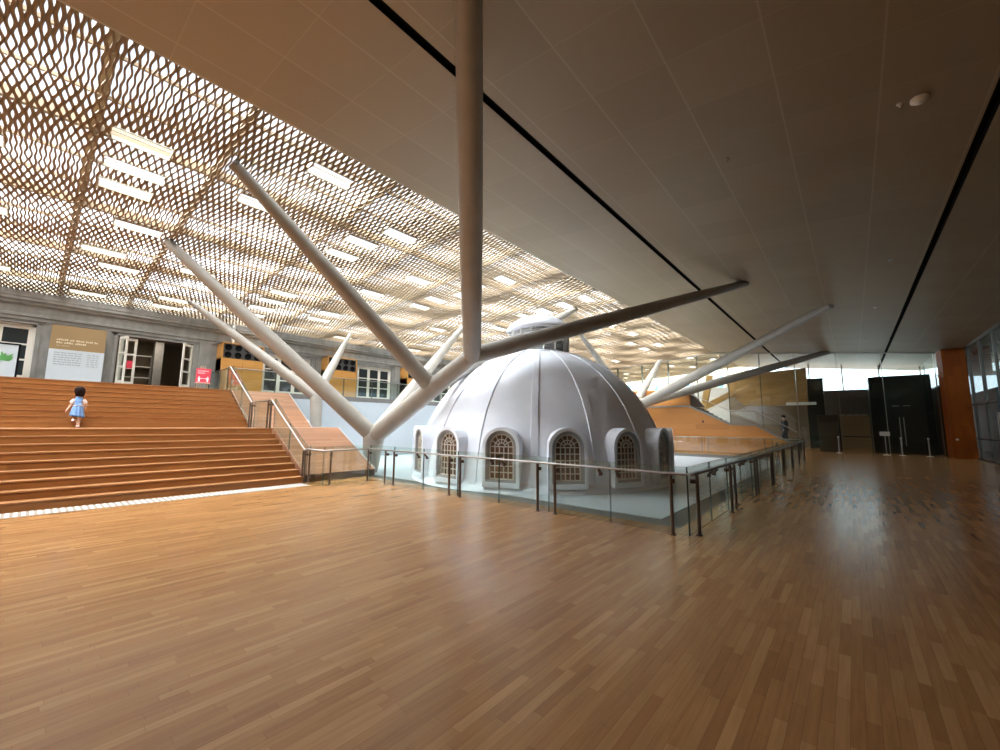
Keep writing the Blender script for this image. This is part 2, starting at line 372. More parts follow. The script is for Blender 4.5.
# ------------------------------------------------------------------ far end: screen, foyer, daylight strip
YS = 34.0
sp = thing('glass_screen', 'tall frameless glass screen across the far end of the hall', 'glass screen', (-4, YS, 0))
xs = [-17.8, -15.6, -13.4, -11.2, -9.0, -6.85, -4.8, -2.75, -.55, 1.6, 3.85]
def ztop(x): return zc(x) if x > XE else zv(x)
for i in range(len(xs) - 1):
    a, b_ = xs[i] + .01, xs[i + 1] - .01
    q = MB(); q.add([(a, YS, 0), (b_, YS, 0), (b_, YS, ztop(b_) - .02), (a, YS, ztop(a) - .02)] + [(a, YS + .02, 0), (b_, YS + .02, 0), (b_, YS + .02, ztop(b_) - .02), (a, YS + .02, ztop(a) - .02)],
                    [(0, 1, 2, 3), (7, 6, 5, 4), (0, 4, 5, 1), (1, 5, 6, 2), (2, 6, 7, 3), (3, 7, 4, 0)])
    q.build('glass_panel', M['clear'], sp)
for x in xs[1:]:
    q = MB(); q.box(x - .012, x + .012, YS + .03, YS + .33, 0, ztop(x) - .03); q.build('glass_fin', M['glass_edge'] if x < -3 else M['steel'], sp)
q = MB(); q.bar((-17.8, YS, zv(-17.8) - .04), (XE, YS, zv(XE) - .04), .05, .06); q.bar((XE, YS, zc(XE) - .04), (3.9, YS, zc(3.9) - .04), .05, .06); q.build('head_rail', M['steel'], sp)
# return glass wall and cladded column, right facade
q = MB(); q.box(4.0, 4.02, YS + .1, 41, 0, zc(4.0) - .02); struct('window_20', q, M['glass'])
q = MB(); q.box(3.92, 4.80, 32.2, 33.9, 0, zc(4.8))
struct('column', q, M['column_wood'])
q = MB(); q.lathe([(.0001, 0), (.055, 0), (.055, .03), (.0001, .035)], (0, 0, 0), 16)
q.v = [(4.12 + v[0], 32.2 - v[2], 1.0 + v[1]) for v in q.v]
tag(q.build('wall_button', M['white_dim']), 'small round pale button on the orange timber column', 'button')
fa = MB(); pn = MB()
for yy in (19.0, 21.5, 24.0, 26.5, 29.0, 31.5): fa.box(4.74, 4.86, yy - .04, yy + .04, 0, 5.85)
fa.box(4.74, 4.84, 19, 32.2, 5.72, 5.86); fa.box(4.74, 4.84, 19, 32.2, 0, .06); fa.box(4.75, 4.83, 19, 32.2, 1.05, 1.10); fa.box(4.75, 4.83, 19, 32.2, 2.75, 2.83)
o = fa.build('window_21', M['dark_brown']); o['kind'] = 'structure'
pn.box(4.79, 4.80, 19, 32.2, .06, 5.72); pn.build('pane', M['clear_dim'], o)
for yy in (26.7, 27.0):
    q = MB(); q.tube([(4.70, yy, .4), (4.70, yy, 2.3)], .02, 8); q.build('pull_handle', M['steel'], o)
# outside on the right: shaded terrace, dark wall added against bright sky, slatted canopy
q = MB(); q.box(5.4, 20, 15, 47, -.3, -.02); struct('ground', q, M['dark_brown'])
q = MB(); q.box(7.2, 8.2, 12, 60, -.1, 4.25)
tag(q.build('dark_backdrop_wall', M['outside_dark']), 'dark backdrop wall added outside the right hand facade to screen bright sky', 'backdrop wall')
ca = thing('terrace_canopy', 'dark slatted canopy over the terrace outside the right facade', 'canopy', (8, 26, 0))
for i in range(16):
    q = MB(); q.box(5.3, 10.6, 15.5 + i * 1.3, 16.35 + i * 1.3, 5.55, 5.75); q.build('canopy_slat', M['dark_brown'], ca)
for yy in (20, 31):
    q = MB(); q.box(10.2, 10.4, yy, yy + .2, 0, 5.55); q.build('post', M['dark_brown'], ca)
q = MB(); q.box(5.4, 10.6, 36.3, 47, 5.55, 5.75); q.build('roof_panel', M['dark_brown'], ca)
# foyer
q = MB(); q.box(-2.6, 4.3, 41, 41.3, 0, 4.45); q.box(4.3, 4.6, 34, 41.3, 0, 4.3); struct('wall_back', q, M['concrete'])
q = MB(); q.box(-8.2, -2.6, 41, 41.3, 0, 5.2); struct('wall_foyer', q, M['brown_wall'])
q = MB(); q.box(-13, -8.2, 41, 41.3, 0, 5.1); struct('wall_stairwell', q, M['grey_wall'])
fr = MB()
for x in (-2.4, -.35, 1.75, 3.9): fr.box(x - .04, x + .04, 41.1, 41.2, 4.45, zc(x))
o = fr.build('window_22', M['steel']); o['kind'] = 'structure'
pn = MB(); pn.box(-8.2, 4.3, 41.14, 41.15, 4.45, zc(4.2)); pn.build('pane', M['clear'], o)
# dark glass box with tall pulls
bx = thing('entrance_box', 'black glass entrance box with twin tall pull handles at the far end', 'entrance lobby', (2.4, 37.5, 0))
q = MB(); q.box(.98, 3.85, 36.4, 39.5, 0, 4.93); q.build('cladding', M['dark'], bx)
for x in (2.28, 2.47):
    q = MB(); q.tube([(x, 36.33, .45), (x, 36.33, 2.25)], .022, 8); q.bar((x, 36.33, .6), (x, 36.4, .6), .02, .02); q.bar((x, 36.33, 2.1), (x, 36.4, 2.1), .02, .02); q.build('pull_handle', M['steel'], bx)
for x in (2.0, 2.5):
    q = MB(); q.box(x, x + .33, 36.385, 36.399, 2.97, 3.0); q.build('header_light', M['white_dim'], bx)  # pale bars standing for the two header lights, without emission
# beige door in back wall
q = MB(); q.box(-.78, 1.0, 40.9, 41.0, 0, 2.5)
o = struct('door_2', q, M['beige_door'])
q = MB(); q.box(-.85, -.74, 40.86, 40.98, 0, 2.56); q.box(.98, 1.06, 40.86, 40.98, 0, 2.56); q.build('door_frame', M['dark_brown'], o)
q = MB(); q.box(-.7, .95, 40.87, 40.9, .86, .93); q.build('push_bar', M['dark'], o)
q = MB()
for x in (-.75, -.3, .1, .5): q.box(x, x + .35, 40.84, 40.98, 2.5, 2.56)
q.build('light_strip', M['white_dim'], o)
# dark block and kiosk
q = MB(); q.box(-2.55, -1.5, 39.2, 40.2, 0, 5.25); q.box(-2.6, -1.45, 39.15, 40.2, 5.25, 5.3)
tag(q.build('dark_block', M['dark']), 'tall black block standing left of the daylight strip', 'cladding block')
ki = thing('kiosk', 'dark brown service kiosk with slatted top by the far glass screen', 'kiosk', (-1.2, 34.9, 0))
q = MB(); q.box(-1.78, -.72, 34.6, 35.3, 0, 1.9); q.build('body', M['dark_brown'], ki)
for i in range(4):
    q = MB(); q.box(-1.80, -.70, 34.57, 35.33, 1.92 + i * .13, 1.99 + i * .13); q.build('slat', M['dark_brown'], ki)
q = MB(); q.box(-1.75, -.75, 34.65, 35.25, 1.9, 2.4); q.build('head', M['black'], ki)
# barrier posts and a notice stand in front of the screen
for i, (x, lab) in enumerate(((-.75, 'slim steel barrier post right of the dark kiosk'), (2.05, 'slim steel barrier post before the black entrance box'), (3.15, 'slim steel barrier post nearest the orange timber column'))):
    o = thing('barrier_post', lab, 'barrier post', (x, 33.2, 0), 'barrier posts at the far end')
    q = MB(); q.lathe([(.0001, 0), (.15, 0), (.15, .02), (.03, .04)], (x, 33.2, 0), 20); q.build('base', M['white_dim'], o)
    q = MB(); q.tube([(x, 33.2, .03), (x, 33.2, .95)], .03, 10); q.build('pole', M['steel'], o)
    q = MB(); q.lathe([(.0001, 1.04), (.04, 1.03), (.045, .95), (.0001, .94)], (x, 33.2, 0), 14); q.build('cap', M['white_dim'], o)
o = thing('notice_stand', 'slim stand holding a small pale notice plate', 'notice stand', (1.38, 33.0, 0))
q = MB(); q.lathe([(.0001, 0), (.17, 0), (.17, .02), (.03, .04)], (1.38, 33.0, 0), 20); q.build('base', M['white_dim'], o)
q = MB(); q.tube([(1.38, 33, .03), (1.38, 33, 1.2)], .02, 10); q.build('pole', M['steel'], o)
q = MB(); q.box(1.16, 1.60, 32.96, 32.98, 1.12, 1.36); q.build('plate', M['white_dim'], o)

# far timber-clad stair rising to the left
fs = thing('side_staircase', 'orange timber sided staircase climbing left beyond the dome', 'staircase', (-6, 29, 0))
poly = [(-14.5, -.02), (-14.5, 2.86), (-8.1, 2.86), (-5.78, 1.69), (-4.4, 1.65), (-2.3, .35), (-2.3, -.02)]
q = MB(); q.prism(poly, 'Y', 28.5, 28.64); q.build('side_panel', M['orange_wood'], fs)
q = MB(); tp = poly[1:6]
for a, b_ in zip(tp[:-1], tp[1:]): q.bar((a[0], 28.58, a[1] + .05), (b_[0], 28.58, b_[1] + .05), .26, .10)
q.build('coping', M['stone_grey'], fs)
for i in range(8):                                      # steps behind the side panel
    q = MB(); x = -2.5 - i * .24; q.box(x - .24, x, 28.66, 31.0, 0, .17 * (i + 1)); q.build('step', M['stone_grey'], fs)
q = MB(); q.box(-5.9, -4.42, 28.66, 31.0, 0, 1.5); q.build('landing', M['stone_grey'], fs)
for i in range(8):
    q = MB(); x = -5.9 - i * .27; q.box(x - .27, x, 28.66, 31.0, 0, 1.5 + .165 * (i + 1)); q.build('step', M['stone_grey'], fs)
q = MB(); q.box(-14.5, -8.06, 28.66, 31, 0, 2.84); q.build('landing', M['stone_grey'], fs)
q = MB(); q.prism([(-14.5, 2.84), (-14.5, 4.15), (-8.25, 4.05), (-8.15, 3.95), (-8.12, 2.84)], 'Y', 28.9, 29.05); q.build('upstand_panel', M['orange_wood'], fs)
q = MB(); q.prism([(-8.25 + .9 * (1 - math.cos(t)) , 2.84 + 1.2 * math.cos(t)) for t in np.linspace(0, PI / 2, 9)] + [(-8.25, 2.84)], 'Y', 29.05, 29.4); q.build('curved_end', M['plinth'], fs)
q = MB(); q.tube([(-8.0, 28.62, 3.70), (-5.8, 28.62, 2.6), (-4.4, 28.62, 2.55), (-2.4, 28.62, 1.3)], .025, 8); q.build('handrail', M['steel'], fs)
q = MB(); q.add([(-8.0, 28.60, 2.9), (-5.78, 28.60, 1.75), (-4.4, 28.60, 1.7), (-4.4, 28.60, 2.5), (-5.8, 28.60, 2.55), (-8.0, 28.60, 3.65)], [(0, 1, 4, 5), (1, 2, 3, 4)]); q.build('glass_panel', M['clear'], fs)
q = MB()
for x, z in ((-7.3, 1.9), (-3.4, .62), (-3.15, .5)): q.box(x - .05, x + .05, 28.46, 28.5, z - .08, z + .08)
q.build('light_fitting', M['plinth'], fs)

# gold soffit block, inclined timber props
so_ = thing('stair_soffit', 'gold timber soffit of an upper stair with two inclined props', 'soffit', (-6, 38.5, 0))
gs = MB(); gs.prism([(-8.0, 5.75), (-2.4, 6.05), (-2.45, 3.25), (-6.6, 3.30), (-7.5, 4.2)], 'Y', 38.2, 39.0); gs.build('soffit_panel', M['gold_wood'], so_)
for a, b_ in (((-8.9, 37.6, 5.9), (-10.2, 37.6, 0)), ((-7.2, 37.9, 4.4), (-9.6, 37.6, 3.1))):
    q = MB(); q.bar(a, b_, .35, .45); q.build('prop', M['gold_wood'], so_)
q = MB(); q.box(-3.7, -1.9, 37.4, 37.6, 3.22, 3.42); tag(q.build('strip_light', M['white']), 'pale horizontal light fitting under the gold soffit', 'light')
# cream building with slit windows, blue tower outside
cb = thing('courtyard_building', 'sunlit cream building with narrow pale blue slit windows', 'building', (-14, 46, 0))
q = MB(); q.box(-26, XE, 46, 47, 2.0, 8.2); q.build('wall', M['pale_wall'], cb)
for x in (-19.6, -16.4, -13.1, -9.9):
    q = MB(); q.box(x - .2, x + .2, 45.94, 46.02, 4.7, 7.1); q.build('window', M['blue_glass'], cb)
    q = MB(); q.box(x + .26, x + .45, 45.85, 46.0, 3.5, 8.2); q.build('pilaster', M['white'], cb)
for (x0, x1, y0, z1, lab) in ((-.4, 3.2, 90, 10.2, 'pale blue office block seen through the daylight strip'), (-14, 16, 130, 10.3, 'long low pale building farther outside the daylight strip')):
    o = thing('office_building', lab, 'building', ((x0 + x1) / 2, y0, 0))
    q = MB(); q.box(x0, x1, y0, y0 + 10, -1, z1); q.build('wall', M['pale_building'], o)
    for zz in np.arange(5.0, z1 - .5, 1.3):
        q = MB(); q.box(x0 + .3, x1 - .3, y0 - .05, y0, zz, zz + .5); q.build('window', M['blue_glass'], o)
q = MB(); q.box(-40, 40, 47, 170, -1, -.3); struct('ground', q, M['concrete'])

# ------------------------------------------------------------------ grand stair
st = thing('grand_staircase', 'wide orange timber grand staircase climbing to the old granite wall', 'staircase', (-15, -1, 0))
R_ = 1.45 / 9
for fl, (x0, z0, tr, n) in enumerate(((-11.5, 0, .3125, 9), (-16.1, 1.45, .30, 9))):
    for i in range(n):
        x = x0 - tr * i; z = z0 + R_ * (i + 1); last = i == n - 1
        q = MB(); q.box(x - .03, x, -15.9, 5.1, z - R_, z - .03)
        q.v = [(v[0], v[1], v[2] - .016 if v[2] > z - .06 else v[2]) for v in q.v]; q.box(x - .06, x - .028, -15.9, 5.1, z - .05, z - .03); s_ = q.build('step', M['stair'], st)
        xb = x - tr if not last else (-16.1 if fl == 0 else -18.9)
        q = MB(); q.box(xb - .03, x + .012, -15.9, 5.1, z - .03, z); q.build('tread', M['tread'], s_)
q = MB(); q.prism([(-11.5, 0), (-14.0, 1.25), (-16.1, 1.25), (-18.5, 2.68), (-18.5, 0)], 'Y', 5.06, 5.12); q.build('stringer', M['stair'], st)
bk = thing('timber_bank', 'smooth timber bank sloping down beside the grand staircase', 'timber bank', (-15, 6.2, 0))
q = MB(); q.prism([(-11.55, .2), (-14.0, 1.46), (-16.1, 1.46), (-18.5, 2.9), (-18.5, 0), (-11.55, 0)], 'Y', 5.14, 7.3); q.build('deck', M['bank'], bk)
q = MB(); q.box(-11.56, -11.52, 5.14, 7.3, 0, .2); q.build('plinth', M['plinth'], bk)
q = MB(); q.prism([(-11.55, .0), (-11.55, .215), (-14.0, 1.475), (-16.1, 1.475), (-18.5, 2.915), (-18.5, 0)], 'Y', 7.3, 7.34); q.build('edge_panel', M['grey_frame'], bk)
# tactile strip
tc = thing('tactile_strip', 'pale tactile paving strip of white ribs at the foot of the stairs', 'tactile paving', (-11.1, 0, 0))
q = MB(); q.box(-11.36, -10.82, -15.9, 5.0, 0, .004); q.build('base', M['tactile'], tc)
q = MB()
for i in range(222): q.box(-11.34, -10.84, -15.9 + i * .094, -15.9 + i * .094 + .052, .004, .010)
tag(q.build('rib', M['rib'], tc), kind='stuff')

# ------------------------------------------------------------------ balustrades
def post(parent, x, y, z0, h, toward, r=.026):
    q = MB(); q.tube([(x, y, z0), (x, y, z0 + h)], r, 12); q.lathe([(.0001, 0), (.05, 0), (.05, .012), (r, .014)], (x, y, z0), 14)
    po = q.build('post', M['bronze'], parent)
    q = MB(); q.bar((x, y, z0 + h - .10), (x + toward[0], y + toward[1], z0 + h - .10), .035, .035); q.lathe([(.0001, -.03), (.04, -.03), (.04, .03), (.0001, .03)], (x + toward[0] * .7, y + toward[1] * .7, z0 + h - .10), 12)
    q.build('bracket', M['plinth'], po)
def pane(parent, a, b_, za, zb, h, th=.018):
    """glass panel between plan points a and b whose foot runs from za to zb"""
    a = Vector((*a, 0)); b_ = Vector((*b_, 0)); n = Vector((-(b_ - a).y, (b_ - a).x, 0)).normalized() * th / 2
    vs = [a - n + Vector((0, 0, za)), b_ - n + Vector((0, 0, zb)), b_ - n + Vector((0, 0, zb + h)), a - n + Vector((0, 0, za + h))]
    vs += [v + n * 2 for v in vs]
    q = MB(); q.add(vs, [(0, 1, 2, 3), (7, 6, 5, 4)]); g_ = q.build('glass_panel', M['glass'], parent)
    q = MB(); q.add(vs, [(0, 4, 5, 1), (1, 5, 6, 2), (2, 6, 7, 3), (3, 7, 4, 0)]); q.build('polished_edge', M['glass_edge'], g_)

fb = thing('front_balustrade', 'frameless glass balustrade with bronze posts in front of the dome', 'balustrade', (-6.3, YF, 0))
jx = [-10.62, -9.45, -8.2, -6.95, -5.7, -4.45, -3.2, XC]
for a, b_ in zip(jx[:-1], jx[1:]): pane(fb, (a + .008, YF), (b_ - .008, YF), .0, .0, 1.0)
for x in (-10.58, -9.72, -9.32, -7.14, -6.78, -4.64, -4.25, -2.16): post(fb, x, YF - .1, 0, .88, (0, .09))
for x in (-8.2, -5.7, -3.2):
    for s in (-.08, .08):
        q = MB(); q.bar((x + s * 2, YF - .1, .87), (x + s * 2, YF - .01, .78), .035, .035); q.lathe([(.0001, -.02), (.035, -.02), (.035, .02), (.0001, .02)], (x + s * 2, YF - .03, .78), 12); q.build('clamp', M['plinth'], fb)
q = MB(); q.tube([(-10.62, YF - .1, .9), (XC + .04, YF - .1, .9)], .019, 12); q.build('handrail', M['steel'], fb)

sb = thing('corridor_balustrade', 'glass balustrade running down the corridor side of the dome well', 'balustrade', (XC, 16, 0))
jy = [YF + 1.26 * i for i in range(16)] + [26.3]
for a, b_ in zip(jy[:-1], jy[1:]): pane(sb, (XC, a + .008), (XC, b_ - .008), 0, 0, 1.0)
for yy in [6.72] + [v for i in range(1, 8) for v in (YF + 2.52 * i - .18, YF + 2.52 * i + .18)]: post(sb, XC + .1, yy, 0, .88, (-.09, 0))
for i in (1, 3, 5):
    for s in (-.16, .16):
        q = MB(); q.bar((XC + .1, jy[i] + s, .87), (XC + .01, jy[i] + s, .78), .035, .035); q.lathe([(.0001, -.02), (.035, -.02), (.035, .02), (.0001, .02)], (XC + .03, jy[i] + s, .78), 12); q.build('clamp', M['plinth'], sb)
q = MB(); q.tube([(XC + .1, YF - .1, .9), (XC + .1, 26.3, .9)], .022, 12); q.build('handrail', M['bronze'], sb)

rb = thing('return_balustrade', 'short glass balustrade turning from the dome rail to the stair foot', 'balustrade', (-10.62, 5.9, 0))
pane(rb, (-10.62, YF - .02), (-10.62, 5.22), 0, 0, 1.0); pane(rb, (-10.64, 5.2), (-11.45, 5.2), 0, 0, 1.0)
for x, yy in ((-10.56, 5.36), (-11.28, 5.12)): post(rb, x, yy, 0, .88, (-.05, .03))
q = MB(); q.tube([(-10.54, YF - .1, .9), (-10.54, 5.14, .9), (-11.5, 5.12, .9)], .022, 12); q.build('handrail', M['steel'], rb)

sr = thing('stair_balustrade', 'glass balustrade with steel handrail climbing beside the grand stairs', 'balustrade', (-15, 5.13, 0))
sy = 5.16
runs = [((-11.5, .02), (-12.75, .66)), ((-12.77, .67), (-14.03, 1.45)), ((-14.3, 1.45), (-15.85, 1.45)), ((-16.1, 1.47), (-17.3, 2.18)), ((-17.32, 2.2), (-18.6, 2.92))]
for (xa, za), (xb, zb) in runs: pane(sr, (xa, sy), (xb, sy), za, zb, .95)
for x, z in ((-11.42, 0), (-11.56, 0), (-14.12, 1.45), (-14.36, 1.45), (-15.80, 1.45), (-16.02, 1.45)): post(sr, x, sy - .09, z, .86, (0, .09))
q = MB(); q.tube([(-11.42, sy - .09, .88), (-11.55, sy - .09, .92), (-14.12, sy - .09, 2.36)], .026, 12); q.tube([(-14.12, sy - .09, 2.36), (-14.36, sy - .09, 2.33), (-15.9, sy - .09, 2.33)], .02, 12); q.tube([(-15.9, sy - .09, 2.33), (-18.6, sy - .09, 3.83)], .026, 12); q.tube([(-18.6, sy - .09, 3.83), (-18.75, sy - .09, 3.84), (-18.9, sy - .09, 3.8)], .026, 12)
q.build('handrail', M['steel'], sr)

gb = thing('gallery_balustrade', 'glass balustrade along the gallery edge below the old wall', 'balustrade', (-18.55, 15, 2.9))
ys_ = [5.22 + 1.55 * i for i in range(14)] + [26.2]
for a, b_ in zip(ys_[:-1], ys_[1:]): pane(gb, (-18.55, a + .01), (-18.55, b_ - .01), 2.9, 2.9, .88)
q = MB(); q.tube([(-18.6, 5.2, 3.78), (-18.6, 26.2, 3.78)], .02, 10); q.build('handrail', M['steel'], gb)
for a in ys_[1:-1]:
    q = MB(); q.tube([(-18.62, a, 2.9), (-18.62, a, 3.78)], .018, 8); q.build('post', M['bronze'], gb)
ub = thing('deck_balustrade', 'glass balustrade on the stair top running back to the old wall', 'balustrade', (-20, 5.16, 2.9))
pane(ub, (-18.7, 5.16), (-20.2, 5.16), 2.9, 2.9, .88); pane(ub, (-20.22, 5.16), (-21.6, 5.16), 2.9, 2.9, .88)
q = MB(); q.tube([(-18.9, 5.1, 3.8), (-21.6, 5.1, 3.8)], .022, 10); q.build('handrail', M['bronze'], ub)
for x in (-18.9, -20.2, -21.5):
    q = MB(); q.tube([(x, 5.1, 2.9), (x, 5.1, 3.8)], .02, 8); q.build('post', M['bronze'], ub)
xb_ = thing('well_end_balustrade', 'glass balustrade before the orange stair at the far end of the well', 'balustrade', (-8, 26.4, 0))
xs_ = [XC - 1.6 * i for i in range(10)]
for a, b_ in zip(xs_[:-1], xs_[1:]): pane(xb_, (a - .01, 26.42), (b_ + .01, 26.42), 0, 0, 1.0)
q = MB(); q.tube([(XC, 26.5, .95), (xs_[-1], 26.5, .95)], .02, 10); q.build('handrail', M['steel'], xb_)
for a in xs_[1:-1:2]:
    for s in (-.17, .17):
        q = MB(); q.tube([(a + s, 26.52, 0), (a + s, 26.52, .95)], .02, 8); q.build('post', M['bronze'], xb_)

# ------------------------------------------------------------------ dome
DC = Vector((-8.16, 11.5, 0)); RD, HD = 4.06, 4.16
dm = thing('dome', 'great white ribbed dome with arched windows rising from the well', 'dome', (DC.x, DC.y, -.1))
def rz(z): return RD * math.sqrt(max(0, 1 - (z / HD) ** 2))
pr = [(RD + .10, -.1), (RD + .10, .10), (RD + .02, .14), (RD, .2)] + [(RD * math.cos(t), HD * math.sin(t)) for t in np.linspace(.06, 1.36, 30)] + [(.0001, HD * math.sin(1.36))]
q = MB(); q.lathe(pr, (DC.x, DC.y, 0), 128); q.build('shell', M['dome'], dm)
q = MB(); q.lathe([(4.24, -.06), (4.23, .0), (4.19, .04), (4.16, .10), (4.05, .12)], (DC.x, DC.y, 0), 96); q.build('skirt', M['dome'], dm)
PH = math.radians(44.894); DL = math.radians(22.575); ST = 2 * PI / 16
angs = [PH + (i - 3) * ST for i in range(16)]
def pol(a, r, z, t=0.):
    """angle measured from the direction facing the camera side (-Y), t = sideways offset"""
    o_ = Vector((math.sin(a), -math.cos(a), 0)); tt = Vector((math.cos(a), math.sin(a), 0))
    return DC + o_ * r + tt * t + Vector((0, 0, z))
for a in angs:                                          # ribs midway between windows
    am = a + ST / 2; q = MB(); ts = np.linspace(.05, 1.30, 24); hw = .085
    vs = []
    for t in ts:
        r, z = RD * math.cos(t), HD * math.sin(t); h_ = hw * (1 if t < 1.1 else 1 - .5 * (t - 1.1) / .26)
        for s, e in ((-h_ - .015, -.02), (-h_, .035), (h_, .035), (h_ + .015, -.02)):
            vs.append(pol(am, r + e * math.cos(t), z + e * math.sin(t), s))
    n = len(ts); fs_ = [(i * 4 + j, i * 4 + j + 1, i * 4 + j + 5, i * 4 + j + 4) for i in range(n - 1) for j in range(3)]
    q.add(vs, fs_); q.add([pol(am, RD + .06, z, s) for z, s in ((.1, -.1), (.1, .1), (.3, .1), (.3, -.1))], [(0, 1, 2, 3)])
    q.build('rib', M['dome'], dm)
def arch(hw, zb, zs, n=14):
    return [(-hw, zb)] + [(hw * -math.cos(PI * i / n), zs + hw * math.sin(PI * i / n)) for i in range(n + 1)] + [(hw, zb)]
RW = 4.147
def ring(q, a, r0, r1, outer, inner, smooth=False):
    """arched ring between two outlines, swept from radius r0 (front) to r1 (back)"""
    n = len(outer); vs = []
    for pts, r in ((outer, r0), (inner, r0), (inner, r1), (outer, r1)): vs += [pol(a, r, z, t) for t, z in pts]
    fs_ = []
    for b1, b2 in ((0, 1), (1, 2), (3, 0)):
        fs_ += [(b1 * n + i, b1 * n + i + 1, b2 * n + i + 1, b2 * n + i) for i in range(n - 1)]
    q.add(vs, fs_)
for a in angs:
    q = MB(); zs = 1.075
    ring(q, a, RW + .06, 2.9, arch(.475, .10, zs), arch(.395, .10, zs)); q.add([pol(a, r, z, t) for r in (RW + .07, 3.6) for z in (.10, .22) for t in (-.47, .47)], [(0, 1, 3, 2), (2, 3, 7, 6)])
    q.add([pol(a, 3.98, z, t) for t, z in ((-.395, .1), (.395, .1), (.395, 1.0), (-.395, 1.0))], [(0, 1, 2, 3)])
    wn = q.build('window_surround', M['dome'], dm)
    q = MB(); ring(q, a, RW + .035, RW - .03, arch(.395, .2, zs), arch(.355, .2, zs)); ring(q, a, RW + .005, RW - .06, arch(.36, .24, zs), arch(.315, .24, zs))
    q.bar(pol(a, RW + .01, .245, -.39), pol(a, RW + .01, .245, .39), .06, .07)
    q.build('moulding', M['grey_frame'], wn)
    q = MB(); rr = RW - .035
    ring(q, a, rr + .01, rr - .02, arch(.318, .28, zs), arch(.288, .28, zs))
    for t in (-.288 + .1152 * np.arange(1, 5)): q.bar(pol(a, rr, .28, t), pol(a, rr, zs, t), .022, .022, pol(a, 1, 0) - DC)
    for z in np.linspace(.30, zs, 6): q.bar(pol(a, rr, z, -.30), pol(a, rr, z, .30), .022, .024, (0, 0, 1))
    for r_ in (.09, .18):
        P_ = [pol(a, rr, zs + r_ * math.sin(PI * i / 12), -r_ * math.cos(PI * i / 12)) for i in range(13)]
        for u_, v_ in zip(P_[:-1], P_[1:]): q.bar(u_, v_, .022, .022, pol(a, 1, 0) - DC)
    for i in range(1, 6):
        t_ = PI * i / 6; q.bar(pol(a, rr, zs + .09 * math.sin(t_), -.09 * math.cos(t_)), pol(a, rr, zs + .30 * math.sin(t_), -.30 * math.cos(t_)), .02, .02, pol(a, 1, 0) - DC)
    q.build('glazing_bars', M['cream_paint'], wn)
    q = MB(); ol = arch(.30, .28, zs); q.add([pol(a, rr - .045, z, t) for t, z in ol], [tuple(range(len(ol)))]); q.build('pane', M['dome_pane'], wn)
# lantern
ZL = 3.97
q = MB(); q.lathe([(1.22, ZL - .12), (1.22, ZL + .02), (1.12, ZL + .07), (1.06, ZL + .09)], (DC.x, DC.y, 0), 48)
q.lathe([(.9, ZL), (.9, ZL + .9)], (DC.x, DC.y, 0), 32); ln = q.build('lantern', M['dome'], dm)
for i in range(8):
    q = MB(); z = ZL + .12 + i * .092; q.lathe([(.9, z + .05), (1.02, z), (1.02, z + .024), (.9, z + .075)], (DC.x, DC.y, 0), 48); q.build('louvre', M['white'], ln)
for i in range(16):
    q = MB(); a = i * ST; q.bar(pol(a, 1.03, ZL + .08), pol(a, 1.03, ZL + .9), .06, .06, (1, 0, 0)); q.build('mullion', M['white'], ln)
q = MB(); q.lathe([(.0001, ZL + .86), (1.12, ZL + .86), (1.16, ZL + .93), (1.1, ZL + 1.0), (1.0, ZL + 1.12), (.7, ZL + 1.32), (.35, ZL + 1.44), (.0001, ZL + 1.47)], (DC.x, DC.y, 0), 48); q.build('cap_roof', M['dome'], ln)

# ------------------------------------------------------------------ steel tree columns
def taper(mb, a, b_, ra, rb_, n=20, bulge=0.): 
    a = Vector(a); b_ = Vector(b_); k = 8
    mb.tube([a.lerp(b_, i / k) for i in range(k + 1)], [ra + (rb_ - ra) * (i / k) + bulge * math.sin(PI * i / k) for i in range(k + 1)], n)
def tree(name, label, trunk, arms):
    (p0, r0), (p1, r1) = trunk
    o = thing(name, label, 'tree column', p0, 'branching steel tree columns')
    q = MB(); taper(q, p0, p1, r0, r1); q.ball(p1, r1 * .99, 10); q.build('trunk', M['tree'], o)
    for nm, a, b_, ra, rb_ in arms:
        q = MB(); taper(q, a, b_, ra, rb_, bulge=.03); 
        q.ball(a, ra * .99, 10)
        if nm == 'branch':
            d = (Vector(b_) - Vector(a)).normalized(); e = Vector(b_); q.tube([e - d * .01, e + d * .03], [rb_ * 1.12, rb_ * 1.12], 14)
        q.build(nm, M['tree'], o)
N1, N2, N3 = (-12.36, 7.75, 1.18), (-9.4, 7.75, 2.70), (-7.72, 7.75, 3.48)
tree('steel_tree', 'tallest pale steel tree column branching in front of the dome', (((-12.55, 7.75, -.3), .21), (N1, .36)), [
    ('limb', N1, N3, .285, .225),
    ('branch', N1, (-14.35, 2.11, 6.70), .265, .125), ('branch', N1, (-15.0, 14.3, 6.62), .27, .12),
    ('branch', N2, (-9.51, 2.34, 7.04), .23, .115), ('branch', N2, (-9.53, 16.39, 7.04), .23, .12),
    ('branch', N3, (-2.12, 1.97, zc(-2.12) - .02), .235, .13), ('branch', N3, (-2.52, 16.14, zc(-2.52) - .02), .24, .125)])
K1 = (-16.85, 7.75, 2.72)
tree('steel_tree', 'small forked steel tree column behind the timber bank', (((-16.45, 7.75, -.3), .20), (K1, .23)), [
    ('branch', K1, (-19.37, 3.71, 6.34), .22, .09), ('branch', K1, (-19.76, 10.69, 6.30), .20, .08)])
B2, B3 = (-11.3, 27.0, 2.8), (-10.5, 27.0, 3.15)
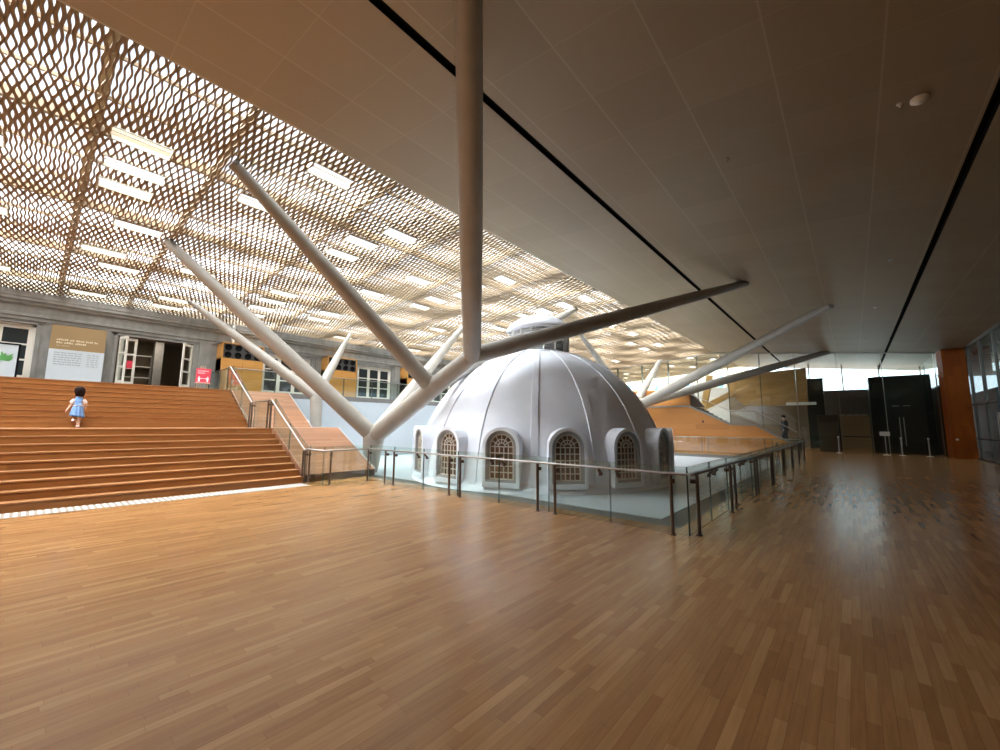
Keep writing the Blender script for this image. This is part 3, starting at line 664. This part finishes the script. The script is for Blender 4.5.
tree('steel_tree', 'distant steel tree column spreading behind the dome on the right', (((-13.2, 27.0, -.1), .3), (B2, .36)), [
    ('limb', B2, B3, .34, .33),
    ('branch', B2, (-11.66, 20.58, 6.93), .26, .11), ('branch', B2, (-11.57, 33.41, 6.94), .30, .15),
    ('branch', B3, (-.33, 20.36, zc(-.33) - .02), .32, .13), ('branch', B3, (-.89, 33.7, zc(-.89) - .02), .30, .16)])

# ------------------------------------------------------------------ veil
beamY = [-15.5, -13, -10.5, -8, -5.6, -2.2, .3, 2.2, 5.15, 7.6, 10.0, 12.4, 14.8, 17.2, 19.6, 22.0, 24.4, 26.8, 29.2, 31.6, 34.0, 36.4, 38.8, 41.2]
rects = []
for a, b_ in zip(beamY[:-1], beamY[1:]):
    for kx in range(12):
        x0 = -8.35 - kx * 1.12
        if x0 - .5 < XW + .3: continue
        if rng.random() < .55: continue
        if a > 12 and rng.random() < .55: continue
        yc = a + (b_ - a) * (.36 if rng.random() < .7 else .6); L_ = .95
        rects.append((x0 - .40, x0, yc - L_ / 2, yc + L_ / 2))
rects = [r for r in rects if not (.2 < r[2] < 2.3 and r[1] > -12.6)]
rects += [(-10.4, -10.0, .5, 1.4), (-11.5, -11.1, .5, 1.5), (-12.45, -12.05, .5, 1.4)]
veil = thing('lattice_veil', 'gold perforated lattice veil hung below the glass roof', 'roof screen', (-15, 18, 6.5))
lam, wd, ht = .46, .040, .022
def strips():
    V = []; Fc = []; off = 0
    y0 = -16; j = 0
    while y0 < 43.9:
        pitch = .064 if -3 < y0 < 13 else .11; sc_ = pitch / .064
        y0 += pitch; j += 1
        lm = lam * (1 if y0 < 13 else 1.35)
        st_ = lm / (9 if y0 < 8 else 6)
        X = np.arange(XE - .06, XW + .1, -st_); n = len(X)
        ph = PI * (j % 2) + 1.1 * math.sin(y0 * .7) + rng.uniform(-.45, .45)
        wv = np.sin(2 * PI * X / lm + ph + .9 * np.sin(X * .8 + y0 * .5)); amp = sc_ * .017 * (1 + .4 * np.sin(X * 1.7 + y0 * .9 + rng.uniform(-1, 1)))
        yc = y0 + amp * wv; half = sc_ * wd / 2 * (1 + .3 * np.sin(X * 2.3 - y0 * 1.3 + rng.uniform(-1, 1)))
        Z = zv(X)
        P = np.stack([np.stack([X, yc - half, Z], 1), np.stack([X, yc + half, Z], 1), np.stack([X, yc + half, Z + ht], 1), np.stack([X, yc - half, Z + ht], 1)], 1).reshape(-1, 3)
        keep = np.ones(n - 1, bool)
        for (xa, xb, ya, yb) in rects:
            if ya < y0 < yb: keep &= ~((X[1:] < xb) & (X[:-1] > xa))
        idx = np.arange(n - 1)[keep] * 4
        for k in range(4):
            k2 = (k + 1) % 4
            Fc.append(np.stack([idx + k, idx + k2, idx + 4 + k2, idx + 4 + k], 1) + off)
        V.append(P); off += len(P)
    return np.concatenate(V), np.concatenate(Fc)
V, Fq = strips(); V = V - np.array(veil['_o'])
me = bpy.data.meshes.new('lattice'); me.vertices.add(len(V)); me.vertices.foreach_set('co', V.ravel().astype(np.float32))
me.loops.add(len(Fq) * 4); me.loops.foreach_set('vertex_index', Fq.ravel().astype(np.int32))
me.polygons.add(len(Fq)); me.polygons.foreach_set('loop_start', np.arange(0, len(Fq) * 4, 4, dtype=np.int32)); me.update(calc_edges=True); me.validate()
me.materials.append(M['slat']); lo = bpy.data.objects.new('lattice', me); C.objects.link(lo); lo.parent = veil; lo['_o'] = veil['_o']; tag(lo, kind='stuff')
q = MB()
for y in beamY: q.add([(x, y + s, zv(x) + h_) for x in (XE, XW) for s in (-.075, .075) for h_ in (.10, .22)], [(0, 1, 3, 2), (4, 6, 7, 5), (0, 4, 5, 1), (2, 3, 7, 6), (0, 2, 6, 4), (1, 5, 7, 3)])
tag(q.build('rafter', M['steel_above'], veil), kind='stuff')
q = MB()
for i, x in enumerate(np.arange(-8.25, XW, -1.12)):
    big = i % 3 == 2
    q.box(x - (.05 if big else .02), x + (.05 if big else .02), -16, 44, zv(x) + .06, zv(x) + (.26 if big else .12))
tag(q.build('purlin', M['steel_above'], veil), kind='stuff')
near = sorted(rects, key=lambda r: (r[2] ** 2 + (r[0]) ** 2))
def coffer(q, r):
    xa, xb, ya, yb = r; t = .02
    for (a, b_, c, d) in ((xa - t, xa, ya - t, yb + t), (xb, xb + t, ya - t, yb + t), (xa, xb, ya - t, ya), (xa, xb, yb, yb + t)):
        q.add([(x, y, zv(x) + h_) for x in (a, b_) for y in (c, d) for h_ in (-.01, .07)], [(0, 1, 3, 2), (4, 6, 7, 5), (0, 4, 5, 1), (2, 3, 7, 6), (0, 2, 6, 4), (1, 5, 7, 3)])
    xm = (xa + xb) / 2; q.box(xm - .012, xm + .012, ya, yb, zv(xm) + .04, zv(xm) + .06)
for r in near[:96]:
    q = MB(); coffer(q, r); q.build('coffer', M['cream_box'], veil)
q = MB()
for r in near[96:]: coffer(q, r)
tag(q.build('coffer', M['cream_box'], veil), kind='stuff')

# ------------------------------------------------------------------ things along the old wall
def slab_text(q, x, y0, y1, z, h, words, gap=.035):
    y = y0
    for w_ in words:
        y2 = min(y + w_, y1)
        n_ = max(2, int((y2 - y) / (h * .75)))
        for i in range(n_):
            ya = y + (y2 - y) * i / n_; yb = y + (y2 - y) * (i + .72) / n_
            q.box(x, x + .004, ya, yb, z, z + h * (1 if (i * 7 + int(w_ * 100)) % 3 else .7))
        y = y2 + gap
        if y > y1: break
sg = thing('exhibition_board', 'tall tan and white exhibition text board on the old wall', 'sign board', (-21.7, .95, 2.9))
sx = -21.70; Y0, Y1 = .24, 1.68
q = MB(); q.box(sx - .06, sx, Y0 + .0, Y1, 2.9, 5.12); q.build('board', M['sign_brown'], sg)
q = MB(); q.box(sx, sx + .012, Y0 - .0, Y1, 2.9, 4.23); q.build('white_panel', M['sign_white'], sg)
q = MB(); slab_text(q, sx + .002, Y0 + .16, Y1 - .2, 4.56, .065, [.3, .12, .22, .2, .26]); slab_text(q, sx + .002, Y0 + .16, Y1 - .4, 4.45, .065, [.16, .24, .3]); slab_text(q, sx + .002, Y0 + .16, Y0 + .5, 4.36, .02, [.1, .2])
q.build('heading', M['sign_cream'], sg)
for i in range(6):
    q = MB(); slab_text(q, sx + .013, Y0 + .14, Y1 - .6, 4.09 - i * .085, .040, list(rng.uniform(.06, .16, 12)), .02); q.build('text_line', M['sign_grey'], sg)
for i in range(6):
    q = MB(); slab_text(q, sx + .013, Y1 - .45, Y1 - .14, 4.08 - i * .085, .034, list(rng.uniform(.06, .12, 4))); q.build('text_line', M['sign_grey'], sg)
es = thing('red_notice_easel', 'red distancing notice on a pale wooden easel at the stair top', 'notice easel', (-20.2, 4.55, 2.9))
q = MB(); q.add([(-20.12, 4.30, 3.22), (-20.12, 4.80, 3.22), (-20.26, 4.84, 3.84), (-20.26, 4.33, 3.84)] + [(-20.15, 4.30, 3.22), (-20.15, 4.80, 3.22), (-20.29, 4.84, 3.84), (-20.29, 4.33, 3.84)],
                [(0, 1, 2, 3), (7, 6, 5, 4), (0, 4, 5, 1), (1, 5, 6, 2), (2, 6, 7, 3), (3, 7, 4, 0)]); q.build('board', M['red'], es)
def on_red(t, h): return (-20.115 - .14 * (h / .62), 4.30 + t + .035 * h / .62, 3.22 + h)
q = MB()
def redq(q, a, b_, c, d): q.add([on_red(a, c), on_red(b_, c), on_red(b_, d), on_red(a, d)], [(0, 1, 2, 3)])
for t0 in (.08, .37):                                    # two standing figures
    redq(q, t0, t0 + .06, .06, .16); redq(q, t0 - .015, t0 + .075, .16, .22)
    q.add([on_red(t0 + .03 + .026 * math.cos(k * PI / 5), .255 + .026 * math.sin(k * PI / 5)) for k in range(10)], [tuple(range(10))])
redq(q, .19, .34, .18, .20); q.add([on_red(*v) for v in ((.165, .19), (.2, .22), (.2, .16))], [(0, 1, 2)]); q.add([on_red(*v) for v in ((.365, .19), (.33, .16), (.33, .22))], [(0, 1, 2)])
q.build('pictogram', M['white'], es)
q = MB(); 
for i, (a, b_) in enumerate(((.05, .40), (.05, .30))):
    t = a
    while t < b_: redq(q, t, t + .03, .48 - i * .09, .54 - i * .09); t += .042
redq(q, .02, .48, .015, .035); q.build('lettering', M['red_pale'], es)
for y in (4.34, 4.55, 4.76):
    q = MB(); q.bar((-20.2 - (.35 if y == 4.55 else 0), y, 2.9), (-20.3, 4.55 + (y - 4.55) * .3, 3.95), .03, .04, (1, 0, 0)); q.build('leg', M['easel_wood'], es)
q = MB(); q.box(-20.2, -20.08, 4.28, 4.84, 3.19, 3.22); q.build('ledge', M['easel_wood'], es)
# poster stand with leaf picture
pf = thing('poster_stand', 'black framed poster with green leaf picture at the left window', 'poster stand', (-21.3, -.9, 2.9))
q = MB(); 
for a in ((-1.30, -1.25), (-.45, -.40)): q.box(-21.32, -21.27, a[0], a[1], 2.9, 4.22)
q.box(-21.32, -21.27, -1.3, -.4, 4.17, 4.22); q.box(-21.32, -21.27, -1.3, -.4, 3.0, 3.05); q.build('frame', M['black'], pf)
q = MB(); q.box(-21.31, -21.29, -1.25, -.45, 3.05, 4.17); q.build('print', M['sign_white'], pf)
q = MB()
for k_ in range(9):
    a = math.radians(20 + 17 * k_); c = Vector((-21.286 + .003 * k_, -.72, 3.62)); d = Vector((0, math.cos(a), math.sin(a))); n_ = Vector((0, -d.z, d.y)); l_ = .2 + .06 * (k_ % 3)
    q.add([c, c + d * l_ * .5 + n_ * .05, c + d * l_, c + d * l_ * .5 - n_ * .05], [(0, 1, 2, 3)])
q.build('leaf_picture', M['leaf'], pf)
# amber cabinets with round vents
labs = ['amber timber cabinet with round black vents beside the red notice', 'amber timber cabinet with round vents behind the thin right branch', 'amber timber cabinet with round vents half hidden by the main limb', 'amber timber cabinet hidden farthest along the gallery']
for i, y0 in enumerate((5.40, 10.28, 15.5)):
    y1 = y0 + 1.72; xf = -21.2
    o = thing('vent_cabinet', labs[i], 'cabinet', (-21.6, (y0 + y1) / 2, 2.9), 'amber cabinets along the old wall')
    q = MB(); q.box(XW, xf, y0, y0 + .05, 2.9, 5.24); q.box(XW, xf, y1 - .05, y1, 2.9, 5.24); q.box(XW, xf, y0, y1, 5.19, 5.24); q.box(XW, xf - .03, y0, y1, 2.9, 4.52); q.build('carcass', M['box_wood'], o)
    for j in range(2):
        q = MB(); ym = (y0 + y1) / 2; q.box(xf - .03, xf - .008, y0 + .05 if j == 0 else ym + .004, ym - .004 if j == 0 else y1 - .05, 2.95, 4.5); q.build('door', M['box_wood'], o)
    q = MB(); q.box(XW, xf - .06, y0 + .05, y1 - .05, 4.52, 5.19); gr = q.build('vent_panel', M['vent_grey'], o)
    for r in range(2):
        for c in range(4):
            yc = y0 + .05 + (y1 - y0 - .1) * (c + .5) / 4; z_ = 4.52 + .67 * (r + .5) / 2
            q = MB(); q.lathe([(.0001, .0), (.10, .0), (.115, .03), (.135, .035), (.14, .0)], (0, 0, 0), 20); q.v = [(xf - .059 + v[2], yc + v[0], z_ + v[1]) for v in q.v]; q.build('vent', M['black'], gr)
pp = MB(); pp.tube([(-21.69, 5.92, 5.24), (-21.69, 5.92, 6.15)], .07, 12); tag(pp.build('drain_pipe', M['white_dim']), 'short pale pipe rising above the first amber cabinet', 'pipe')

# ------------------------------------------------------------------ ceiling devices
def ceil_dev(x, y, r, lab, name='sprinkler_head', cat='sprinkler', m='white_dim'):
    z = zc(x); q = MB()
    if name == 'smoke_detector': q.lathe([(.0001, -.075), (r * .55, -.07), (r * .6, -.045), (r, -.035), (r, .002)], (x, y, z), 24)
    else: q.lathe([(.0001, -.06), (r * .4, -.055), (r * .35, -.03), (r, -.012), (r, .002)], (x, y, z), 16)
    tag(q.build(name, M[m]), lab, cat, 'ceiling sprinkler heads' if name == 'sprinkler_head' else None)
ceil_dev(1.06, 7.84, .10, 'round pale smoke detector on the dark ceiling', 'smoke_detector', 'smoke detector', 'cream_paint')
ceil_dev(.86, 7.84, .035, 'small sprinkler head right beside the smoke detector')
for x, y, r, lab in ((1.13, 15.3, .055, 'pale sprinkler head on the ceiling beyond the smoke detector'), (1.0, 21.2, .06, 'third pale sprinkler head along the corridor ceiling'), (.8, 28.5, .06, 'sprinkler head nearest the far glass screen'), (-1.4, 8.0, .035, 'tiny sprinkler head alone in the middle of the ceiling'), (-4.3, 3.9, .035, 'small sprinkler head beside the dark slot near the tall branch')):
    ceil_dev(x, y, r, lab)

# ------------------------------------------------------------------ people
def skin_body(name, joints, edges, m, parent, sub=2):
    me = bpy.data.meshes.new(name); org = Vector(parent['_o'])
    me.from_pydata([tuple(Vector(j[0]) - org) for j in joints], edges, [])
    o = bpy.data.objects.new(name, me); C.objects.link(o)
    o.modifiers.new('skin', 'SKIN'); sm = o.modifiers.new('sub', 'SUBSURF'); sm.levels = sub; sm.render_levels = sub
    if not me.skin_vertices: bm_ = bmesh.new(); bm_.from_mesh(me); bm_.verts.layers.skin.verify(); bm_.to_mesh(me); bm_.free()
    for i, j in enumerate(joints):
        r = j[1]; me.skin_vertices[0].data[i].radius = r if isinstance(r, tuple) else (r, r)
    me.skin_vertices[0].data[0].use_root = True
    dg = bpy.context.evaluated_depsgraph_get(); nm = bpy.data.meshes.new_from_object(o.evaluated_get(dg))
    o.modifiers.clear(); o.data = nm; nm.materials.clear(); nm.materials.append(m)
    nm.polygons.foreach_set('use_smooth', [True] * len(nm.polygons)); o.parent = parent; o['_o'] = parent['_o']; return o

def girl():
    B = Vector((-16.0, .86, 1.45))
    o = thing('person', 'toddler in a blue denim dress climbing the stairs with back turned', 'person', B)
    def P(x, y, z): return B + Vector((x, y * .78, z))
    J = [(P(0, 0, .46), (.085, .085)), (P(0, 0, .60), (.075, .09)), (P(-.02, .0, .73), (.07, .095)), (P(-.03, 0, .80), (.045, .05)), (P(-.04, 0, .86), (.042, .045)),
         (P(-.05, 0, .93), (.085, .085)), (P(-.055, 0, 1.0), (.095, .09)), (P(-.05, 0, 1.07), (.06, .06)),
         (P(-.02, -.10, .745), .042), (P(-.03, -.17, .62), .030), (P(-.02, -.24, .50), .024), (P(-.03, -.27, .445), .026),
         (P(-.02, .10, .745), .042), (P(-.06, .18, .66), .030), (P(-.13, .20, .585), .024), (P(-.17, .20, .56), .026),
         (P(0, -.055, .42), .062), (P(-.10, -.06, .33), .046), (P(-.02, -.065, .23), .036), (P(-.0, -.065, .20), .028), 
         (P(.03, .055, .41), .062), (P(.03, .055, .24), .047), (P(.06, .05, .09), .034), (P(.06, .05, .045), .028)]
    E = [(0, 1), (1, 2), (2, 3), (3, 4), (4, 5), (5, 6), (6, 7), (2, 8), (8, 9), (9, 10), (10, 11), (2, 12), (12, 13), (13, 14), (14, 15), (0, 16), (16, 17), (17, 18), (18, 19), (0, 20), (20, 21), (21, 22), (22, 23)]
    skin_body('body', J, E, M['skin'], o)
    for s, (hx, hy, hz) in ((-1, (-.03, -.275, .43)), (1, (-.18, .20, .55))):       # fingers
        q = MB()
        for k_ in range(4):
            a = P(hx + (k_ - 1.5) * .011, hy, hz); q.tube([a, a + Vector((-.008, .006 * s, -.026)), a + Vector((-.016, .002 * s, -.044 + .004 * abs(k_ - 1.5)))], [.0075, .007, .005], 6)
        a = P(hx - .02, hy - .012 * s, hz + .015); q.tube([a, a + Vector((-.022, -.012 * s, -.012))], [.008, .006], 6)
        q.build('fingers', M['skin'], o)
    q = MB(); q.ball(P(-.035, 0, 1.0), .122, 12, (1.0, .92, 1.05))
    for i in range(len(q.v)):
        v = Vector(q.v[i]) - P(-.04, 0, 1.005)
        r = 1 + .05 * math.sin(v.y * 90) * math.cos(v.z * 60)
        if v.x < -.06: v.x *= .75                          # leave the face clear
        q.v[i] = tuple(P(-.04, 0, 1.005) + v * r)
    for k_ in range(9):
        a = P(.05, -.08 + .02 * k_, .95); q.tube([a, a + Vector((.008, 0, -.07)), a + Vector((0, 0, -.10))], [.034, .03, .012], 8)
    q.build('hair', M['hair'], o)
    q = MB(); q.ball(P(-.155, 0, .985), .018, 8); q.build('nose', M['skin'], o)
    q = MB()
    for s in (-1, 1): q.ball(P(-.135, .035 * s, 1.0), .014, 8)
    q.build('eyes', M['black'], o)
    # dress: elliptical rings with folds
    q = MB(); n = 40; rings = []
    for (z, rx, ry, cx, fo) in ((.845, .05, .066, -.03, 0), (.80, .075, .10, -.03, 0), (.775, .085, .11, -.025, 0), (.70, .09, .115, -.015, 0), (.615, .092, .112, 0, .0), (.56, .115, .135, .0, .006), (.48, .125, .145, .005, .012), (.39, .14, .165, .01, .018), (.325, .148, .178, .01, .02)):
        rings.append([P(cx + (rx + fo * math.sin(9 * t)) * math.cos(t), (ry + fo * math.sin(9 * t)) * math.sin(t), z - (.03 * math.sin(t) if z < .5 else 0)) for t in np.linspace(0, 2 * PI, n, endpoint=False)])
    vs = [v for r in rings for v in r]
    q.add(vs, [(i * n + k_, i * n + (k_ + 1) % n, (i + 1) * n + (k_ + 1) % n, (i + 1) * n + k_) for i in range(len(rings) - 1) for k_ in range(n)], True)
    dr_ = q.build('dress', M['denim'], o)
    q = MB(); lo_ = [v + Vector((0, 0, .0)) for v in rings[-1]]; q.add([P(0, 0, 0) + (v - P(0, 0, 0)) * 1.0 for v in lo_] + [v + Vector((0, 0, -.035)) for v in lo_], [(k_, (k_ + 1) % n, n + (k_ + 1) % n, n + k_) for k_ in range(n)], True); q.build('hem', M['denim_dark'], dr_)
    q = MB(); q.tube([P(.108 * math.cos(t), .13 * math.sin(t), .60) for t in np.linspace(0, 2 * PI, 33)], .010, 8); q.build('sash', M['sleeve'], dr_)
    for s in (-1, 1):
        q = MB(); a = P(-.02, .095 * s, .765); b_ = P(-.04 if s > 0 else -.028, .165 * s, .66); q.tube([a, a.lerp(b_, .5), b_], [.05, .062, .052], 14); q.build('sleeve', M['sleeve'], dr_)
    for (x, y, z, pit) in ((.0, -.065, R_, .0), (.05, .05, 0, .0)):
        q = MB(); q.ball(P(x - .03, y, z + .042), .055, 10, (1.45, .75, .76)); sh = q.build('shoe', M['shoe'], o)
        q = MB(); q.ball(P(x - .03, y, z + .013), .055, 10, (1.5, .8, .24)); q.build('sole', M['shoe_sole'], sh)
girl()

def walker():
    B = Vector((-3.1, 29.9, .52))
    o = thing('person', 'person in dark clothes walking up the distant orange sided stairs', 'person', B)
    def P(x, y, z): return B + Vector((x, y, z))
    J = [(P(0, 0, .92), (.13, .15)), (P(0, 0, 1.12), (.12, .15)), (P(-.03, 0, 1.36), (.12, .17)), (P(-.04, 0, 1.47), (.06, .06)), (P(-.05, 0, 1.52), .055), (P(-.06, 0, 1.60), (.085, .08)), (P(-.06, 0, 1.68), (.09, .08)), (P(-.055, 0, 1.74), .06),
         (P(-.03, -.19, 1.39), .06), (P(.03, -.25, 1.13), .045), (P(-.06, -.24, .90), .035), (P(-.09, -.24, .83), .04),
         (P(-.03, .19, 1.39), .06), (P(0, .25, 1.13), .045), (P(-.12, .24, .93), .035), (P(-.15, .24, .87), .04),
         (P(0, -.09, .86), .09), (P(-.13, -.09, .56), .065), (P(-.10, -.09, .26), .045), (P(0, .09, .86), .09), (P(.02, .09, .48), .065), (P(.10, .09, .12), .045)]
    E = [(0, 1), (1, 2), (2, 3), (3, 4), (4, 5), (5, 6), (6, 7), (2, 8), (8, 9), (9, 10), (10, 11), (2, 12), (12, 13), (13, 14), (14, 15), (0, 16), (16, 17), (17, 18), (0, 19), (19, 20), (20, 21)]
    skin_body('body', J, E, M['skin'], o)
    q = MB(); q.ball(P(-.045, 0, 1.70), .105, 10, (1, .9, 1)); q.build('hair', M['hair'], o)
    q = MB(); q.lathe([(.08, 1.48), (.17, 1.42), (.19, 1.2), (.175, 1.0), (.20, .82)], P(-.02, 0, 0), 24); q.build('jacket', M['grey_cloth'], o)
    for s, a in ((-1, (P(-.03, -.19, 1.40), P(.03, -.25, 1.13), P(-.05, -.24, .93))), (1, (P(-.03, .19, 1.40), P(0, .25, 1.13), P(-.11, .24, .95)))):
        q = MB(); q.tube(a, [.075, .06, .05], 12); q.build('sleeve', M['grey_cloth'], o)
    for a, dz in (((P(0, -.09, .9), P(-.13, -.09, .56), P(-.10, -.09, .27)), .17), ((P(0, .09, .9), P(.02, .09, .48), P(.10, .09, .10)), 0)):
        q = MB(); q.tube(a, [.105, .08, .065], 12); q.build('trouser_leg', M['grey_cloth'], o)
        e = a[-1]; q = MB(); q.ball(e + Vector((-.05, 0, -.06)), .06, 8, (2.0, .8, .75)); q.build('shoe', M['black'], o)
walker()

# ------------------------------------------------------------------ light: bright overcast sky, soft high sun
W = bpy.data.worlds.new('sky'); sc.world = W; W.use_nodes = True
nt = W.node_tree; bg = nt.nodes['Background']
tc_ = nt.nodes.new('ShaderNodeTexCoord'); nz = nt.nodes.new('ShaderNodeTexNoise'); nz.inputs['Scale'].default_value = 3; nz.inputs['Detail'].default_value = 4
rp = nt.nodes.new('ShaderNodeValToRGB'); rp.color_ramp.elements[0].position = .35; rp.color_ramp.elements[1].position = .65
rp.color_ramp.elements[0].color = (.66, .82, 1., 1); rp.color_ramp.elements[1].color = (.95, .97, 1., 1)
nt.links.new(tc_.outputs['Generated'], nz.inputs['Vector']); nt.links.new(nz.outputs[0], rp.inputs[0]); nt.links.new(rp.outputs[0], bg.inputs[0])
sx3 = nt.nodes.new('ShaderNodeSeparateXYZ'); nt.links.new(tc_.outputs['Generated'], sx3.inputs[0])
mr = nt.nodes.new('ShaderNodeMapRange'); mr.inputs['From Min'].default_value = .02; mr.inputs['From Max'].default_value = .45
mr.inputs['To Min'].default_value = 3.6; mr.inputs['To Max'].default_value = 1.15
nt.links.new(sx3.outputs[2], mr.inputs['Value']); nt.links.new(mr.outputs[0], bg.inputs[1])
sun = bpy.data.lights.new('sun', 'SUN'); sun.energy = 43; sun.angle = math.radians(114); sun.color = (.93, .97, 1.0)
so = bpy.data.objects.new('sun', sun); C.objects.link(so); so.rotation_euler = (math.radians(42), math.radians(-2), 0)
def portal(loc, rot, sx_, sy_):
    l = bpy.data.lights.new('sky_portal', 'AREA'); l.shape = 'RECTANGLE'; l.size = sx_; l.size_y = sy_; l.cycles.is_portal = True
    o = bpy.data.objects.new('sky_portal', l); C.objects.link(o); o.location = loc; o.rotation_euler = rot
portal((-14.8, 14, 7.5), (0, math.radians(-4), 0), 15, 60)
portal((.8, 41.3, 5.2), (math.radians(-90), 0, 0), 8, 1.6)
rl = bpy.data.lights.new('added_room_fill', 'AREA'); rl.energy = 45; rl.size = .6; rl.color = (1, .9, .75)  # fill light added to brighten the room behind the open doorway
ro = bpy.data.objects.new('added_room_fill', rl); C.objects.link(ro); ro.location = (XW - .8, 3.2, 5.35)
vs_ = sc.view_settings; sc.display_settings.display_device = 'sRGB'; vs_.view_transform = 'Standard'; vs_.look = 'None'; vs_.gamma = 1; vs_.exposure = .48; vs_.use_curve_mapping = False
for o in bpy.data.objects:
    if '_o' in o: del o['_o']
